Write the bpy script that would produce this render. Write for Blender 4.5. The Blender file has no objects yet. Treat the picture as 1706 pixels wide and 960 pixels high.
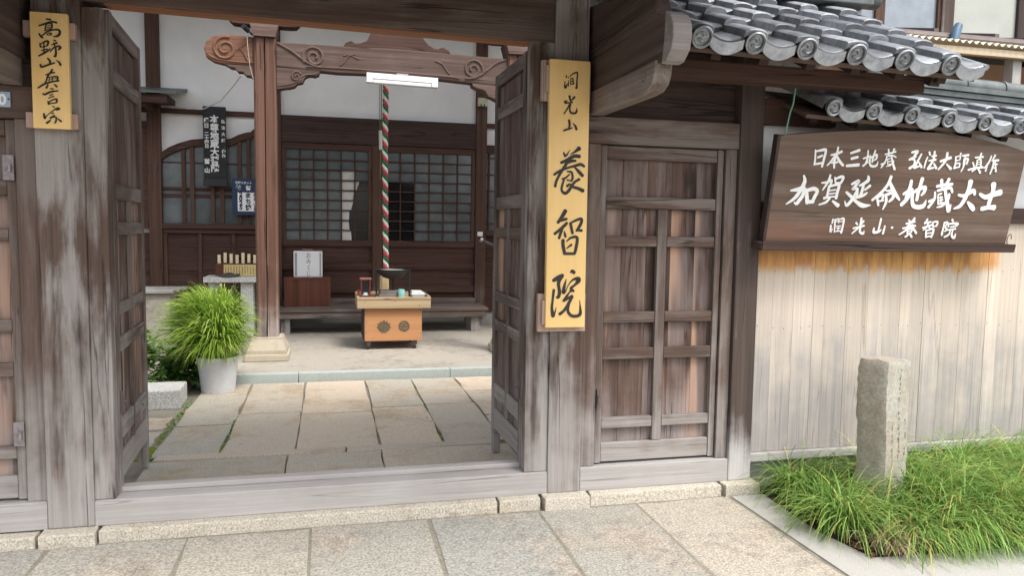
import bpy, bmesh, math, random
from mathutils import Vector, Matrix, Euler
rad = math.radians
random.seed(7)
scene = bpy.context.scene
COL = scene.collection

# ------------------------------------------------------------------ camera, sky, sun, exposure
cam_d = bpy.data.cameras.new('camera'); cam = bpy.data.objects.new('camera', cam_d); COL.objects.link(cam)
cam_d.sensor_width = 36.0; cam_d.lens = 26.50; cam_d.clip_start = 0.05; cam_d.clip_end = 500
PITCH, YAW, ROLL = rad(4.542), rad(13.697), rad(0.856)
fw = Vector((math.sin(YAW)*math.cos(PITCH), math.cos(YAW)*math.cos(PITCH), -math.sin(PITCH)))
rt = Vector((math.cos(YAW), -math.sin(YAW), 0)); up = rt.cross(fw)
r2 = rt*math.cos(ROLL)+up*math.sin(ROLL); u2 = -rt*math.sin(ROLL)+up*math.cos(ROLL)
M = Matrix((r2, u2, -fw)).transposed().to_4x4(); M.translation = Vector((0, 0, 1.45))
cam.matrix_world = M
scene.camera = cam

world = bpy.data.worlds.new("World"); scene.world = world; world.use_nodes = True
wn = world.node_tree; bg = wn.nodes['Background']
sky = wn.nodes.new('ShaderNodeTexSky'); sky.sky_type = 'NISHITA'; sky.sun_disc = False
sky.sun_elevation = rad(58); sky.sun_rotation = rad(145); sky.air_density = 1.0; sky.dust_density = 4.0
hs = wn.nodes.new('ShaderNodeHueSaturation'); hs.inputs['Saturation'].default_value = 0.32
wn.links.new(sky.outputs[0], hs.inputs['Color']); wn.links.new(hs.outputs[0], bg.inputs['Color'])
bg.inputs['Strength'].default_value = 0.15
sun_d = bpy.data.lights.new('sun', 'SUN'); sun = bpy.data.objects.new('sun', sun_d); COL.objects.link(sun)
sun_d.energy = 1.2; sun_d.angle = rad(18); sun_d.color = (1.0, 0.95, 0.88)
se, sr = sky.sun_elevation, sky.sun_rotation
sdir = Vector((math.sin(sr)*math.cos(se), math.cos(sr)*math.cos(se), math.sin(se)))   # towards the sun
sun.rotation_euler = (-sdir).to_track_quat('-Z', 'Y').to_euler(); sun.location = (3, -6, 12)
vs = scene.view_settings
vs.view_transform = 'Standard'; vs.look = 'None'; vs.gamma = 1.0; vs.use_curve_mapping = False
vs.exposure = 1.15
scene.cycles.max_bounces = 8; scene.cycles.use_denoising = True

# ------------------------------------------------------------------ helpers
def empty(name, loc, label, cat, group=None, rot=(0, 0, 0)):
    o = bpy.data.objects.new(name, None); COL.objects.link(o); o.location = loc; o.rotation_euler = rot
    o.empty_display_size = 0.1; tag(o, label, cat, group); return o
def tag(o, label, cat, group=None):
    o['label'] = label; o['category'] = cat
    if group: o['group'] = group
    return o
def structure(o): o['kind'] = 'structure'; return o
def stuff(o): o['kind'] = 'stuff'; return o

class MB:
    """collects shapes in world coordinates (or a thing's own, with local=True)"""
    def __init__(s): s.bm = bmesh.new()
    def quad(s, *p):
        s.bm.faces.new([s.bm.verts.new(Vector(q)) for q in p]); return s
    def box(s, x0, x1, y0, y1, z0, z1, bev=0.0, m=None):
        vs_ = [s.bm.verts.new(Vector(q)) for q in ((x0,y0,z0),(x1,y0,z0),(x1,y1,z0),(x0,y1,z0),(x0,y0,z1),(x1,y0,z1),(x1,y1,z1),(x0,y1,z1))]
        if m is not None:
            for v in vs_: v.co = m @ v.co
        fs = [s.bm.faces.new([vs_[i] for i in f]) for f in ((3,2,1,0),(4,5,6,7),(0,1,5,4),(1,2,6,5),(2,3,7,6),(3,0,4,7))]
        if bev > 0:
            es = set(e for f in fs for e in f.edges)
            bmesh.ops.bevel(s.bm, geom=list(es), offset=bev, segments=2, profile=0.6, affect='EDGES')
        return s
    def prism(s, poly, a, b, axis='Y', bev=0.0):
        """poly of (u,v); extruded along axis from a to b. axis Y: (x,z); X: (y,z); Z: (x,y)"""
        def P(u, v, w): return Vector({'Y': (u, w, v), 'X': (w, u, v), 'Z': (u, v, w)}[axis])
        A = [s.bm.verts.new(P(u, v, a)) for u, v in poly]; B_ = [s.bm.verts.new(P(u, v, b)) for u, v in poly]
        n = len(poly); fs = [s.bm.faces.new(A), s.bm.faces.new(B_[::-1])]
        for i in range(n): fs.append(s.bm.faces.new((A[(i+1) % n], A[i], B_[i], B_[(i+1) % n])))
        bmesh.ops.recalc_face_normals(s.bm, faces=fs)
        if bev > 0:
            es = set(fs[0].edges) | set(fs[1].edges)
            bmesh.ops.bevel(s.bm, geom=list(es), offset=bev, segments=2, profile=0.6, affect='EDGES')
        return s
    def tube(s, pts, r, n=8, cap=True):
        pts = [Vector(p) for p in pts]; rs = r if isinstance(r, (list, tuple)) else [r]*len(pts)
        rings = []; prev = None
        for i, p in enumerate(pts):
            t = (pts[min(i+1, len(pts)-1)]-pts[max(i-1, 0)]).normalized()
            if prev is None:
                a = Vector((0, 0, 1)) if abs(t.z) < .9 else Vector((1, 0, 0)); u = t.cross(a).normalized()
            else: u = (prev - t*prev.dot(t)).normalized()
            prev = u; w = t.cross(u)
            rings.append([s.bm.verts.new(p+(u*math.cos(2*math.pi*k/n)+w*math.sin(2*math.pi*k/n))*rs[i]) for k in range(n)])
        for a, b in zip(rings, rings[1:]):
            for k in range(n): s.bm.faces.new((a[k], a[(k+1) % n], b[(k+1) % n], b[k]))
        if cap: s.bm.faces.new(rings[0][::-1]); s.bm.faces.new(rings[-1])
        return s
    def lathe(s, prof, c, n=32, axis='Z', squash=1.0):
        rings = []
        for r, h in prof:
            ring = []
            for k in range(n):
                a = 2*math.pi*k/n; x, y = r*math.cos(a), r*math.sin(a)*squash
                q = (x, y, h) if axis == 'Z' else ((x, h, y) if axis == 'Y' else (h, x, y))
                ring.append(s.bm.verts.new(Vector(c)+Vector(q)))
            rings.append(ring)
        fs = []
        for a, b in zip(rings, rings[1:]):
            for k in range(n): fs.append(s.bm.faces.new((a[k], a[(k+1) % n], b[(k+1) % n], b[k])))
        for ring in (rings[0], rings[-1]):
            if (ring[0].co-ring[n//2].co).length > 1e-5: fs.append(s.bm.faces.new(ring))
        bmesh.ops.recalc_face_normals(s.bm, faces=fs)
        return s
    def build(s, name, mat, parent=None, local=False, smooth=False):
        me = bpy.data.meshes.new(name)
        if parent is not None and not local:
            q = parent; off = Vector((0, 0, 0))
            while q is not None: off += q.location; q = q.parent
            bmesh.ops.translate(s.bm, verts=s.bm.verts, vec=-off)
        if parent is None and not local:            # a one-mesh thing: origin at its base centre
            xs = [v.co for v in s.bm.verts]
            c = Vector(((min(v.x for v in xs)+max(v.x for v in xs))/2, (min(v.y for v in xs)+max(v.y for v in xs))/2, min(v.z for v in xs)))
            bmesh.ops.translate(s.bm, verts=s.bm.verts, vec=-c)
        else: c = Vector((0, 0, 0))
        if smooth:
            for f in s.bm.faces: f.smooth = True
        s.bm.to_mesh(me); s.bm.free()
        for m in (mat if isinstance(mat, (list, tuple)) else [mat]): me.materials.append(m)
        o = bpy.data.objects.new(name, me); COL.objects.link(o); o.location = c
        if parent is not None: o.parent = parent
        if smooth: me.set_sharp_from_angle(angle=rad(35))
        return o

# ------------------------------------------------------------------ materials
class N:
    def __init__(s, name):
        s.m = bpy.data.materials.new(name); s.m.use_nodes = True; s.t = s.m.node_tree
        s.b = s.t.nodes['Principled BSDF']; s.out = s.t.nodes['Material Output']
    def n(s, typ, **kw):
        d = s.t.nodes.new(typ)
        for k, v in kw.items(): setattr(d, k, v)
        return d
    def l(s, a, b): s.t.links.new(a, b)
    def val(s, x, sock):
        if isinstance(x, (int, float)): sock.default_value = x
        elif isinstance(x, tuple): sock.default_value = (*x, 1.0) if len(x) == 3 else x
        else: s.l(x, sock)
    def math(s, op, a, b=0.0, clamp=False):
        d = s.n('ShaderNodeMath', operation=op, use_clamp=clamp); s.val(a, d.inputs[0]); s.val(b, d.inputs[1]); return d.outputs[0]
    def mix(s, f, a, b, blend='MIX'):
        d = s.n('ShaderNodeMix', data_type='RGBA', blend_type=blend); s.val(f, d.inputs[0]); s.val(a, d.inputs[6]); s.val(b, d.inputs[7]); return d.outputs[2]
    def ramp(s, f, lo, hi):
        d = s.n('ShaderNodeMapRange', interpolation_type='SMOOTHSTEP'); s.val(f, d.inputs[0]); d.inputs[1].default_value = lo; d.inputs[2].default_value = hi; return d.outputs[0]
    def pos(s, isl=0.0):
        g = s.n('ShaderNodeNewGeometry'); s.g = g; p = g.outputs['Position']
        if isl:
            w = s.n('ShaderNodeVectorMath', operation='MULTIPLY_ADD')
            cmb = s.n('ShaderNodeCombineXYZ'); 
            for i in range(3): s.l(g.outputs['Random Per Island'], cmb.inputs[i])
            s.l(cmb.outputs[0], w.inputs[0]); w.inputs[1].default_value = (isl, isl*1.7, isl*.6); s.l(p, w.inputs[2]); p = w.outputs[0]
        return p
    def scaled(s, p, v):
        d = s.n('ShaderNodeVectorMath', operation='MULTIPLY'); s.l(p, d.inputs[0]); d.inputs[1].default_value = v; return d.outputs[0]
    def noise(s, p, sc, det=4, ro=.6, dist=0.0):
        d = s.n('ShaderNodeTexNoise'); s.l(p, d.inputs['Vector']); d.inputs['Scale'].default_value = sc
        d.inputs['Detail'].default_value = det; d.inputs['Roughness'].default_value = ro; d.inputs['Distortion'].default_value = dist; return d.outputs[0]
    def bump(s, h, st, dist=0.01):
        d = s.n('ShaderNodeBump'); d.inputs['Strength'].default_value = st; d.inputs['Distance'].default_value = dist; s.l(h, d.inputs['Height']); s.l(d.outputs[0], s.b.inputs['Normal'])
    def fin(s, col, rough=.8, spec=.3, metal=0.0):
        s.val(col, s.b.inputs['Base Color']); s.val(rough, s.b.inputs['Roughness']); s.b.inputs['Specular IOR Level'].default_value = spec; s.b.inputs['Metallic'].default_value = metal
        return s.m

def wood(name, axis, dark, light, grey=(.3, .28, .28), g0=0.0, gz=None, gamt=1.0, warm=None, fine=1.0, bump=.5, rough=.75, isl=3.0, stain=0.0, spec=.25, under_sign=False, patch=0.0, crack=.7, knot=.6):
    """grain along axis; weathers to grey (g0 everywhere, 1 towards gz[0] from gz[1]); warm streaks where the grey skin is worn"""
    m = N(name); p = m.pos(isl); k = {'X': 0, 'Y': 1, 'Z': 2}[axis]
    def st(a, b): v = [b]*3; v[k] = a; return tuple(v)
    fineg = m.noise(m.scaled(p, st(1.6*fine, 70*fine)), 1.0, 5, .65, .4)
    mid = m.noise(m.scaled(p, st(.5*fine, 24*fine)), 1.0, 5, .62, .5)
    broad = m.noise(m.scaled(p, st(.5, 4.5)), 1.0, 3, .55)
    blot = m.noise(p, 2.6, 4, .6)
    f = m.math('ADD', m.math('MULTIPLY', fineg, .45), m.math('MULTIPLY', mid, .55))
    col = m.mix(m.ramp(f, .22, .78), dark, light)
    sep = m.n('ShaderNodeSeparateXYZ'); m.l(m.g.outputs['Position'], sep.inputs[0]); zsep = sep.outputs[2]
    if warm: col = m.mix(m.math('MULTIPLY', m.ramp(m.math('ADD', m.math('MULTIPLY', broad, .75), m.math('MULTIPLY', mid, .25)), .5, .6), m.math('MULTIPLY', m.math('SUBTRACT', 1.0, m.ramp(zsep, 1.5, 1.62)), .9)), col, warm)
    gf = g0
    if gz:
        mr = m.n('ShaderNodeMapRange'); m.l(sep.outputs[2], mr.inputs[0])
        mr.inputs[1].default_value = gz[1]; mr.inputs[2].default_value = gz[0]; mr.inputs[3].default_value = 0.0; mr.inputs[4].default_value = 1.0
        gf = m.math('ADD', mr.outputs[0], g0)
    wob = m.math('ADD', m.math('MULTIPLY', m.math('SUBTRACT', mid, .5), 1.1), m.math('MULTIPLY', m.math('SUBTRACT', blot, .5), 1.4))
    gf = m.math('MULTIPLY', m.ramp(m.math('ADD', gf, wob), .12, .88), gamt)
    gcol = m.mix(m.ramp(fineg, .35, .65), tuple(c*.84 for c in grey), grey)
    col = m.mix(gf, col, gcol)
    if patch:
        pn = m.noise(m.scaled(p, st(1.3, 7)), 1.0, 6, .6, .3)
        col = m.mix(m.math('MULTIPLY', m.ramp(pn, .43, .6), patch), col, m.mix(m.ramp(fineg, .3, .7), tuple(c*.82 for c in grey), tuple(min(1, c*1.06) for c in grey)))
    if stain: col = m.mix(m.math('MULTIPLY', m.ramp(m.noise(m.scaled(p, st(.9, 5)), 1.0, 4, .65), .54, .68), stain), col, tuple(c*.35 for c in dark))
    if under_sign:      # boards kept fresh and tannin-stained below the hanging board
        pos_ = m.g.outputs['Position']; n1 = m.noise(m.scaled(pos_, (22, 22, 3.0)), 1.0, 5, .65)
        zz = m.math('ADD', sep.outputs[2], m.math('MULTIPLY', m.math('SUBTRACT', n1, .5), .16)); xx = sep.outputs[0]
        a = m.math('MULTIPLY', m.ramp(zz, 1.2, 1.27), m.ramp(m.math('MULTIPLY', xx, -1.0), -4.0, -3.9))
        sk = m.math('MULTIPLY', m.ramp(m.noise(m.scaled(p, (75, 75, 1.1)), 1.0, 4, .6), .54, .66), m.math('SUBTRACT', 1.0, m.ramp(m.math('ADD', zz, m.math('MULTIPLY', m.math('SUBTRACT', broad, .5), 1.6)), .45, 1.0)))
        col = m.mix(m.math('MULTIPLY', sk, .6), col, (.24, .22, .225))
        col = m.mix(m.math('MULTIPLY', m.ramp(zz, .75, 1.2), .8), col, m.mix(m.ramp(fineg, .3, .7), (.55, .465, .38), (.66, .57, .475)))
        col = m.mix(m.math('MULTIPLY', a, .85), col, m.mix(m.ramp(n1, .35, .62), (.45, .16, .025), (.66, .34, .09)))
    hgt = m.math('ADD', m.math('MULTIPLY', fineg, .6), m.math('MULTIPLY', mid, .4))
    if crack:
        cn = m.noise(m.scaled(p, st(.3, 9)), 1.0, 3, .5, .25)
        ck = m.math('MULTIPLY', m.math('SUBTRACT', 1.0, m.ramp(m.math('ABSOLUTE', m.math('SUBTRACT', cn, .5)), .0, .012)), m.ramp(m.noise(p, 1.9, 3, .5), .47, .56))
        col = m.mix(m.math('MULTIPLY', ck, crack), col, tuple(c*.2 for c in dark)); hgt = m.math('SUBTRACT', hgt, m.math('MULTIPLY', ck, 1.2))
    if knot:
        vo = m.n('ShaderNodeTexVoronoi'); m.l(m.scaled(p, st(1.3, 5.5)), vo.inputs['Vector']); vo.inputs['Scale'].default_value = 1.0
        sc_ = m.n('ShaderNodeSeparateColor'); m.l(vo.outputs['Color'], sc_.inputs[0])
        kn = m.math('MULTIPLY', m.math('SUBTRACT', 1.0, m.ramp(vo.outputs['Distance'], .03, .13)), m.ramp(sc_.outputs[0], .74, .76))
        col = m.mix(m.math('MULTIPLY', kn, knot), col, tuple(c*.45 for c in dark))
    # each board its own tone
    r = m.n('ShaderNodeMapRange'); m.l(m.g.outputs['Random Per Island'], r.inputs[0]); r.inputs[3].default_value = .9; r.inputs[4].default_value = 1.1
    col = m.mix(1.0, col, r.outputs[0], 'MULTIPLY')
    m.bump(hgt, bump, .006)
    return m.fin(col, rough, spec)

def stone(name, c1, c2, speck=.35, sc=170, stain=(.2, .19, .17), samt=.35, bump=.35, rough=.85, tint=None):
    m = N(name); p = m.pos(5.0)
    sp = m.noise(p, sc, 2, .7); md = m.noise(p, 14, 5, .65); bl = m.noise(p, 2.2, 5, .6)
    col = m.mix(m.g.outputs['Random Per Island'], c1, c2)
    if tint: col = m.mix(m.math('MULTIPLY', m.ramp(bl, .48, .66), .6), col, tint)
    col = m.mix(m.math('MULTIPLY', m.ramp(m.math('ADD', m.math('MULTIPLY', bl, .5), m.math('MULTIPLY', md, .5)), .47, .66), samt), col, stain)
    k = m.n('ShaderNodeMapRange'); m.l(sp, k.inputs[0]); k.inputs[1].default_value = .3; k.inputs[2].default_value = .7; k.inputs[3].default_value = 1-speck; k.inputs[4].default_value = 1+speck
    col = m.mix(1.0, col, k.outputs[0], 'MULTIPLY')
    m.bump(m.math('ADD', m.math('MULTIPLY', sp, .4), md), bump, .008)
    return m.fin(col, rough, .25)

def plain(name, c, rough=.6, spec=.4, metal=0.0, var=.12, sc=9, bump=0.0, isl_var=0.0):
    m = N(name); p = m.pos(2.0); b = m.noise(p, sc, 5, .6)
    k = m.n('ShaderNodeMapRange'); m.l(b, k.inputs[0]); k.inputs[1].default_value = .3; k.inputs[2].default_value = .7; k.inputs[3].default_value = 1-var; k.inputs[4].default_value = 1+var
    col = m.mix(1.0, c, k.outputs[0], 'MULTIPLY')
    if isl_var:
        q = m.n('ShaderNodeMapRange'); m.l(m.g.outputs['Random Per Island'], q.inputs[0]); q.inputs[3].default_value = 1-isl_var; q.inputs[4].default_value = 1+isl_var
        col = m.mix(1.0, col, q.outputs[0], 'MULTIPLY')
        col = m.mix(m.math('MULTIPLY', m.ramp(m.noise(p, 30, 5, .7), .6, .72), .55), col, (.3, .3, .28))
    if bump: m.bump(m.noise(p, sc*6, 4, .6), bump, .004)
    return m.fin(col, rough, spec, metal)

def leafmat(name, a, b, tip=None, rough=.5, trans=.3):
    m = N(name); p = m.pos(); col = m.mix(m.g.outputs['Random Per Island'], a, b)
    if tip:
        r2_ = m.math('FRACT', m.math('MULTIPLY', m.g.outputs['Random Per Island'], 37.7)); col = m.mix(m.math('MULTIPLY', m.ramp(r2_, .86, .93), .75), col, tip)
    m.fin(col, rough, .35)
    t = m.n('ShaderNodeBsdfTranslucent'); m.l(col, t.inputs[0]); mx = m.n('ShaderNodeMixShader'); mx.inputs[0].default_value = trans
    m.l(m.b.outputs[0], mx.inputs[1]); m.l(t.outputs[0], mx.inputs[2]); m.l(mx.outputs[0], m.out.inputs[0]); return m.m

BR_D, BR_L = (.05, .033, .026), (.15, .1, .078)            # gate timber, brown
GREY = (.335, .312, .295)
W_POST = wood('post_timber', 'Z', BR_D, BR_L, GREY, -.12, (.0, 1.35), .95, stain=.65, patch=.85)
W_BEAM = wood('beam_timber', 'X', BR_D, (.135, .092, .075), (.25, .22, .21), .05, None, .8, patch=.25)
W_SILL = wood('sill_timber', 'X', (.29, .27, .255), (.37, .35, .335), (.43, .412, .4), .5, None, .9, bump=.3, knot=.15, crack=.3)
W_ARM = wood('arm_timber', 'Y', (.055, .037, .031), (.15, .108, .092), (.3, .27, .26), .0, None, .7, crack=.4)
W_ARM2 = wood('lower_arm_timber', 'Y', (.12, .095, .083), (.24, .195, .17), (.36, .33, .31), .2, None, .8, crack=.3, knot=.2)
W_ARMEND = wood('arm_end_timber', 'X', (.17, .145, .135), (.3, .265, .255), (.36, .335, .325), .3, None, .9, crack=.2, knot=0)
W_RAIL = wood('rail_timber', 'X', BR_D, BR_L, GREY, -.05, (.1, .9), .95, patch=.3, stain=.3)
W_RAILY = wood('leaf_rail_timber', 'Y', (.06, .045, .038), (.17, .13, .11), GREY, .05, (.1, 1.2), .95, patch=.4)
W_JAMB = wood('side_jamb_timber', 'Z', BR_D, BR_L, GREY, -.15, (.0, 1.1), .95, stain=.6, patch=.25)
W_STILE = wood('stile_timber', 'Z', (.06, .043, .036), (.165, .12, .098), GREY, -.08, (.0, 1.0), .95, stain=.5, patch=.3)
W_PANEL = wood('panel_board', 'Z', (.05, .031, .025), (.16, .1, .078), (.32, .275, .265), -.1, (.0, .9), .85, warm=(.44, .27, .185), fine=.7, stain=.85, patch=.35)
W_DARK = wood('dark_timber', 'X', (.03, .02, .017), (.085, .052, .042), (.16, .14, .14), .0, None, .5)
W_DARKZ = wood('dark_board', 'Z', (.028, .02, .019), (.075, .055, .05), (.14, .13, .13), .0, None, .5)
W_FENCE = wood('fence_board', 'Z', (.47, .405, .345), (.62, .545, .465), (.35, .328, .318), -.1, (.1, 1.5), .95, fine=.9, bump=.35, stain=0, crack=.25, knot=.2, under_sign=True)
W_GOLD = wood('varnished_board', 'Z', (.74, .48, .18), (.84, .59, .26), (.82, .62, .33), 0, None, .3, fine=.35, bump=.06, rough=.35, stain=0, isl=0, crack=0, knot=0)
W_BLOCK = wood('mount_block', 'Z', (.3, .2, .16), (.48, .36, .3), GREY, .1, None, .6, bump=.2)
W_SIGN = wood('old_sign_board', 'X', (.085, .056, .042), (.2, .135, .1), (.23, .19, .17), .16, None, .8, warm=(.22, .12, .08), fine=.8, bump=.35, isl=0, crack=.3, knot=0)
W_HALL = wood('hall_timber', 'X', (.042, .022, .017), (.108, .056, .042), (.2, .15, .13), 0, None, .4, fine=1.6)
W_HALLZ = wood('hall_post_timber', 'Z', (.045, .025, .018), (.13, .07, .05), (.26, .22, .2), .0, (-.1, .9), .5)
W_KOHAI = wood('porch_pillar_timber', 'Z', (.06, .031, .022), (.2, .105, .072), (.38, .33, .31), -.1, (.0, 1.3), .9, fine=.7, bump=.9, stain=.5)
W_KBEAM = wood('carved_beam_timber', 'X', (.065, .041, .033), (.165, .11, .09), (.25, .21, .2), .1, None, .8)
W_BENCH = wood('bench_timber', 'X', (.075, .055, .047), (.19, .15, .13), (.32, .29, .28), .2, None, .8)
W_CHEST = wood('chest_board', 'Z', (.06, .02, .013), (.17, .065, .042), (.1, .05, .04), 0, None, .5, fine=.5, rough=.5, isl=4)
W_TABLE = wood('table_ply', 'X', (.38, .18, .085), (.52, .27, .125), (.5, .37, .2), -.1, None, .5, fine=.4, bump=.1, rough=.5, isl=0, crack=0, knot=.15, stain=.12)
W_TOP = wood('table_top_board', 'X', (.3, .22, .13), (.5, .38, .24), (.42, .37, .31), .15, None, .7, fine=.6, bump=.2)
W_PALE = wood('pale_new_wood', 'X', (.5, .37, .2), (.66, .52, .32), (.6, .5, .36), .0, None, .4, bump=.1, crack=0, knot=0)
INK = plain('ink', (.035, .032, .028), .55, .3, var=.35, sc=60)
WHITE = plain('white_paint', (.8, .8, .79), .6, .3, var=.06, sc=40)
PLASTER = plain('white_plaster', (.82, .815, .81), .9, .15, var=.09, sc=1.3, bump=.15)
TILE = plain('kawara_tile', (.25, .262, .28), .3, .6, .38, var=.35, sc=22, bump=.12, isl_var=.5)
TILED = plain('kawara_ridge', (.1, .115, .115), .4, .5, var=.35, sc=12, bump=.15)
IRON = plain('black_iron', (.018, .018, .02), .5, .4)
RUST = plain('old_iron', (.13, .1, .1), .6, .4, .3, var=.3, sc=40)
LATCH = plain('latch_metal', (.25, .22, .225), .5, .5, .3, var=.3, sc=60)
STEEL = plain('pale_metal', (.45, .44, .44), .4, .5, .6, var=.2, sc=30)
S_SLAB = stone('granite_slab', (.29, .285, .258), (.38, .345, .285), .45, 95, (.17, .16, .145), .6, tint=(.44, .36, .28))
S_YARD = stone('yard_slab', (.37, .35, .3), (.57, .46, .35), .25, 120, (.24, .21, .165), .45, tint=(.44, .34, .23))
S_BASE = stone('base_stone', (.47, .43, .36), (.56, .5, .42), .4, 110, (.3, .265, .21), .7, tint=(.55, .45, .29), bump=1.0)
S_CONC = stone('pale_concrete', (.36, .35, .325), (.39, .38, .355), .18, 220, (.36, .35, .33), .4)
S_PORCH = stone('porch_concrete', (.37, .34, .29), (.39, .355, .305), .12, 90, (.2, .18, .15), .6)
S_KERB = stone('blue_grey_kerb', (.36, .41, .4), (.41, .45, .43), .15, 120, (.3, .33, .31), .4)
S_MARK = stone('marker_stone', (.33, .295, .24), (.33, .295, .24), .18, 70, (.2, .18, .15), .4, bump=.5, tint=(.4, .41, .37))
S_GRAN = stone('pale_granite', (.5, .5, .48), (.55, .55, .53), .4, 90, (.36, .36, .34), .4, bump=.7)
S_JOINT = stone('joint_mortar', (.23, .21, .17), (.25, .23, .185), .3, 120, (.08, .075, .05), .5)
S_SOIL = stone('soil', (.07, .05, .038), (.08, .06, .045), .4, 80, (.03, .022, .017), .5, bump=1.2)
GLASS = plain('frosted_pane', (.115, .132, .135), .2, .5, var=.4, sc=2.2, isl_var=0)  # broad mottling puts uneven reflections into the pane colour
DARK_PANE = plain('dark_pane', (.01, .01, .011), .12, .5, var=.1)  # near black: unlit interior behind clear panes put into the colour
PAPER = plain('shoji_paper', (.62, .61, .58), .8, .2, var=.1, sc=5)
LEAF_G = leafmat('mondo_leaf', (.1, .215, .035), (.36, .54, .145), (.62, .52, .18), trans=.42)
LEAF_P = leafmat('pot_leaf', (.15, .3, .025), (.5, .68, .13), (.68, .62, .25), trans=.45)
LEAF_S = leafmat('shrub_leaf', (.04, .1, .02), (.12, .22, .045), None, trans=.25)
S_PLINTH = stone('pillar_base_stone', (.42, .37, .29), (.46, .4, .31), .12, 120, (.3, .26, .2), .5, bump=.25)
MOSS = plain('moss', (.17, .2, .03), .95, .1, var=.5, sc=60, bump=1.0)
STROKES_GOLD_RIGHT = {'A': '-466 2304 62 -380 2123 139|-364 2139 108 -284 2203 86 -142 2440 18|347 2536 232 170 2390 130 -121 2209 25|-585 1792 139 -278 1941 154 77 2139 185 373 2135 180|-371 1691 111 -243 1834 185 17 1905 155 181 1911 118|-930 1195 123 -593 1406 139 -205 1558 117 154 1662 139 448 1744 155 632 1648 124|-213 1944 154 -402 1597 154 -623 1250 139 -810 874 130 -870 610 139|139 1584 74 358 1374 171 560 1179 162|-266 1370 74 -69 1361 111|-20 1347 112 35 1085 118 -26 897 93|-503 991 93 -325 1059 99 -132 1235 68|-257 952 77 -76 911 68|-405 979 93 -497 697 112 -524 418 118 -341 283 162 -147 427 155 -21 648 149 172 872 124 383 1002 149|-250 642 137 -121 739 106 12 649 112|13 618 140 311 549 156 594 431 194', 'B': '-306 -588 206 -480 -888 187 -686 -1188 150|-541 -1076 156 -378 -1027 156 -231 -993 125|-848 -1752 141 -629 -1577 141 -371 -1355 163 -217 -1196 138|-436 -1418 141 -544 -1732 141 -611 -1968 132|-350 -1605 38 -313 -1761 119 -278 -1886 125|-29 -1193 141 26 -1443 141 88 -1709 141|20 -1176 100 281 -1047 125 528 -980 151 549 -1152 157 422 -1405 151 293 -1590 107|359 -1548 126 575 -1567 142|-406 -2060 173 -390 -2358 173 -299 -2750 164|-223 -2136 38 -29 -1961 113 234 -1886 142 352 -1989 151 311 -2351 158 236 -2699 152|-216 -2482 47 44 -2291 126|-293 -2741 142 220 -2737 142', 'C': '-865 -4098 174 -621 -3961 237 -377 -3830 166|-396 -3862 158 -584 -4178 178 -570 -4455 158 -532 -4692 178 -592 -4949 159 -704 -4929 55|-835 -4572 138 -886 -5086 119 -918 -5521 143 -849 -5899 207|-809 -5840 119 -731 -5642 64 -693 -5444 16|14 -3704 40 115 -3617 158 221 -3704 182|-187 -4020 20 -275 -4337 135 -325 -4693 183 -214 -4654 63 -76 -4338 48 167 -4061 103 436 -4013 223 451 -4133 223 256 -4339 119 73 -4497 151 221 -4649 111|54 -4616 175 200 -4609 127|14 -4675 64 -147 -4893 119 -307 -5138 143|-307 -5138 127 -62 -4993 139 144 -4903 175|144 -4915 159 -95 -5371 159 -297 -5647 143 -500 -5804 167|-13 -5312 100 -68 -5650 144 124 -5892 160 417 -5916 160 590 -5798 176 581 -5417 80 549 -5097 12', 'D': '-401 6086 34 -408 6000 76 -371 5960 25|-462 5785 34 -480 5550 76 -424 5490 102 -338 5686 34|-308 6006 38 -280 5966 42|-282 5838 38 -289 5561 55|-196 6056 59 -172 6027 34|-165 6100 38 50 6228 76 165 6218 77 149 5885 68 140 5501 94 67 5518 34|-193 5928 42 -57 5958 55|-161 5918 38 -182 5644 47|-66 5957 51 -33 5683 68|-167 5790 38 -40 5814 43|-164 5654 43 8 5698 55|-220 5075 119 -170 4864 77|-440 4777 153 -328 4835 43|41 5047 111 -146 4831 51|-448 4700 34 -235 4754 68 -45 4790 60|-211 4678 68 -320 4451 68 -478 4203 51|-144 4716 60 -197 4457 77 -124 4268 98 86 4257 94 166 4347 94 171 4527 21|-217 3899 111 -180 3665 103 -243 3447 69|-478 3351 69 -420 3409 94 -207 3470 94 -35 3538 52|-13 3759 39 109 3635 95 182 3466 129'}
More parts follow.
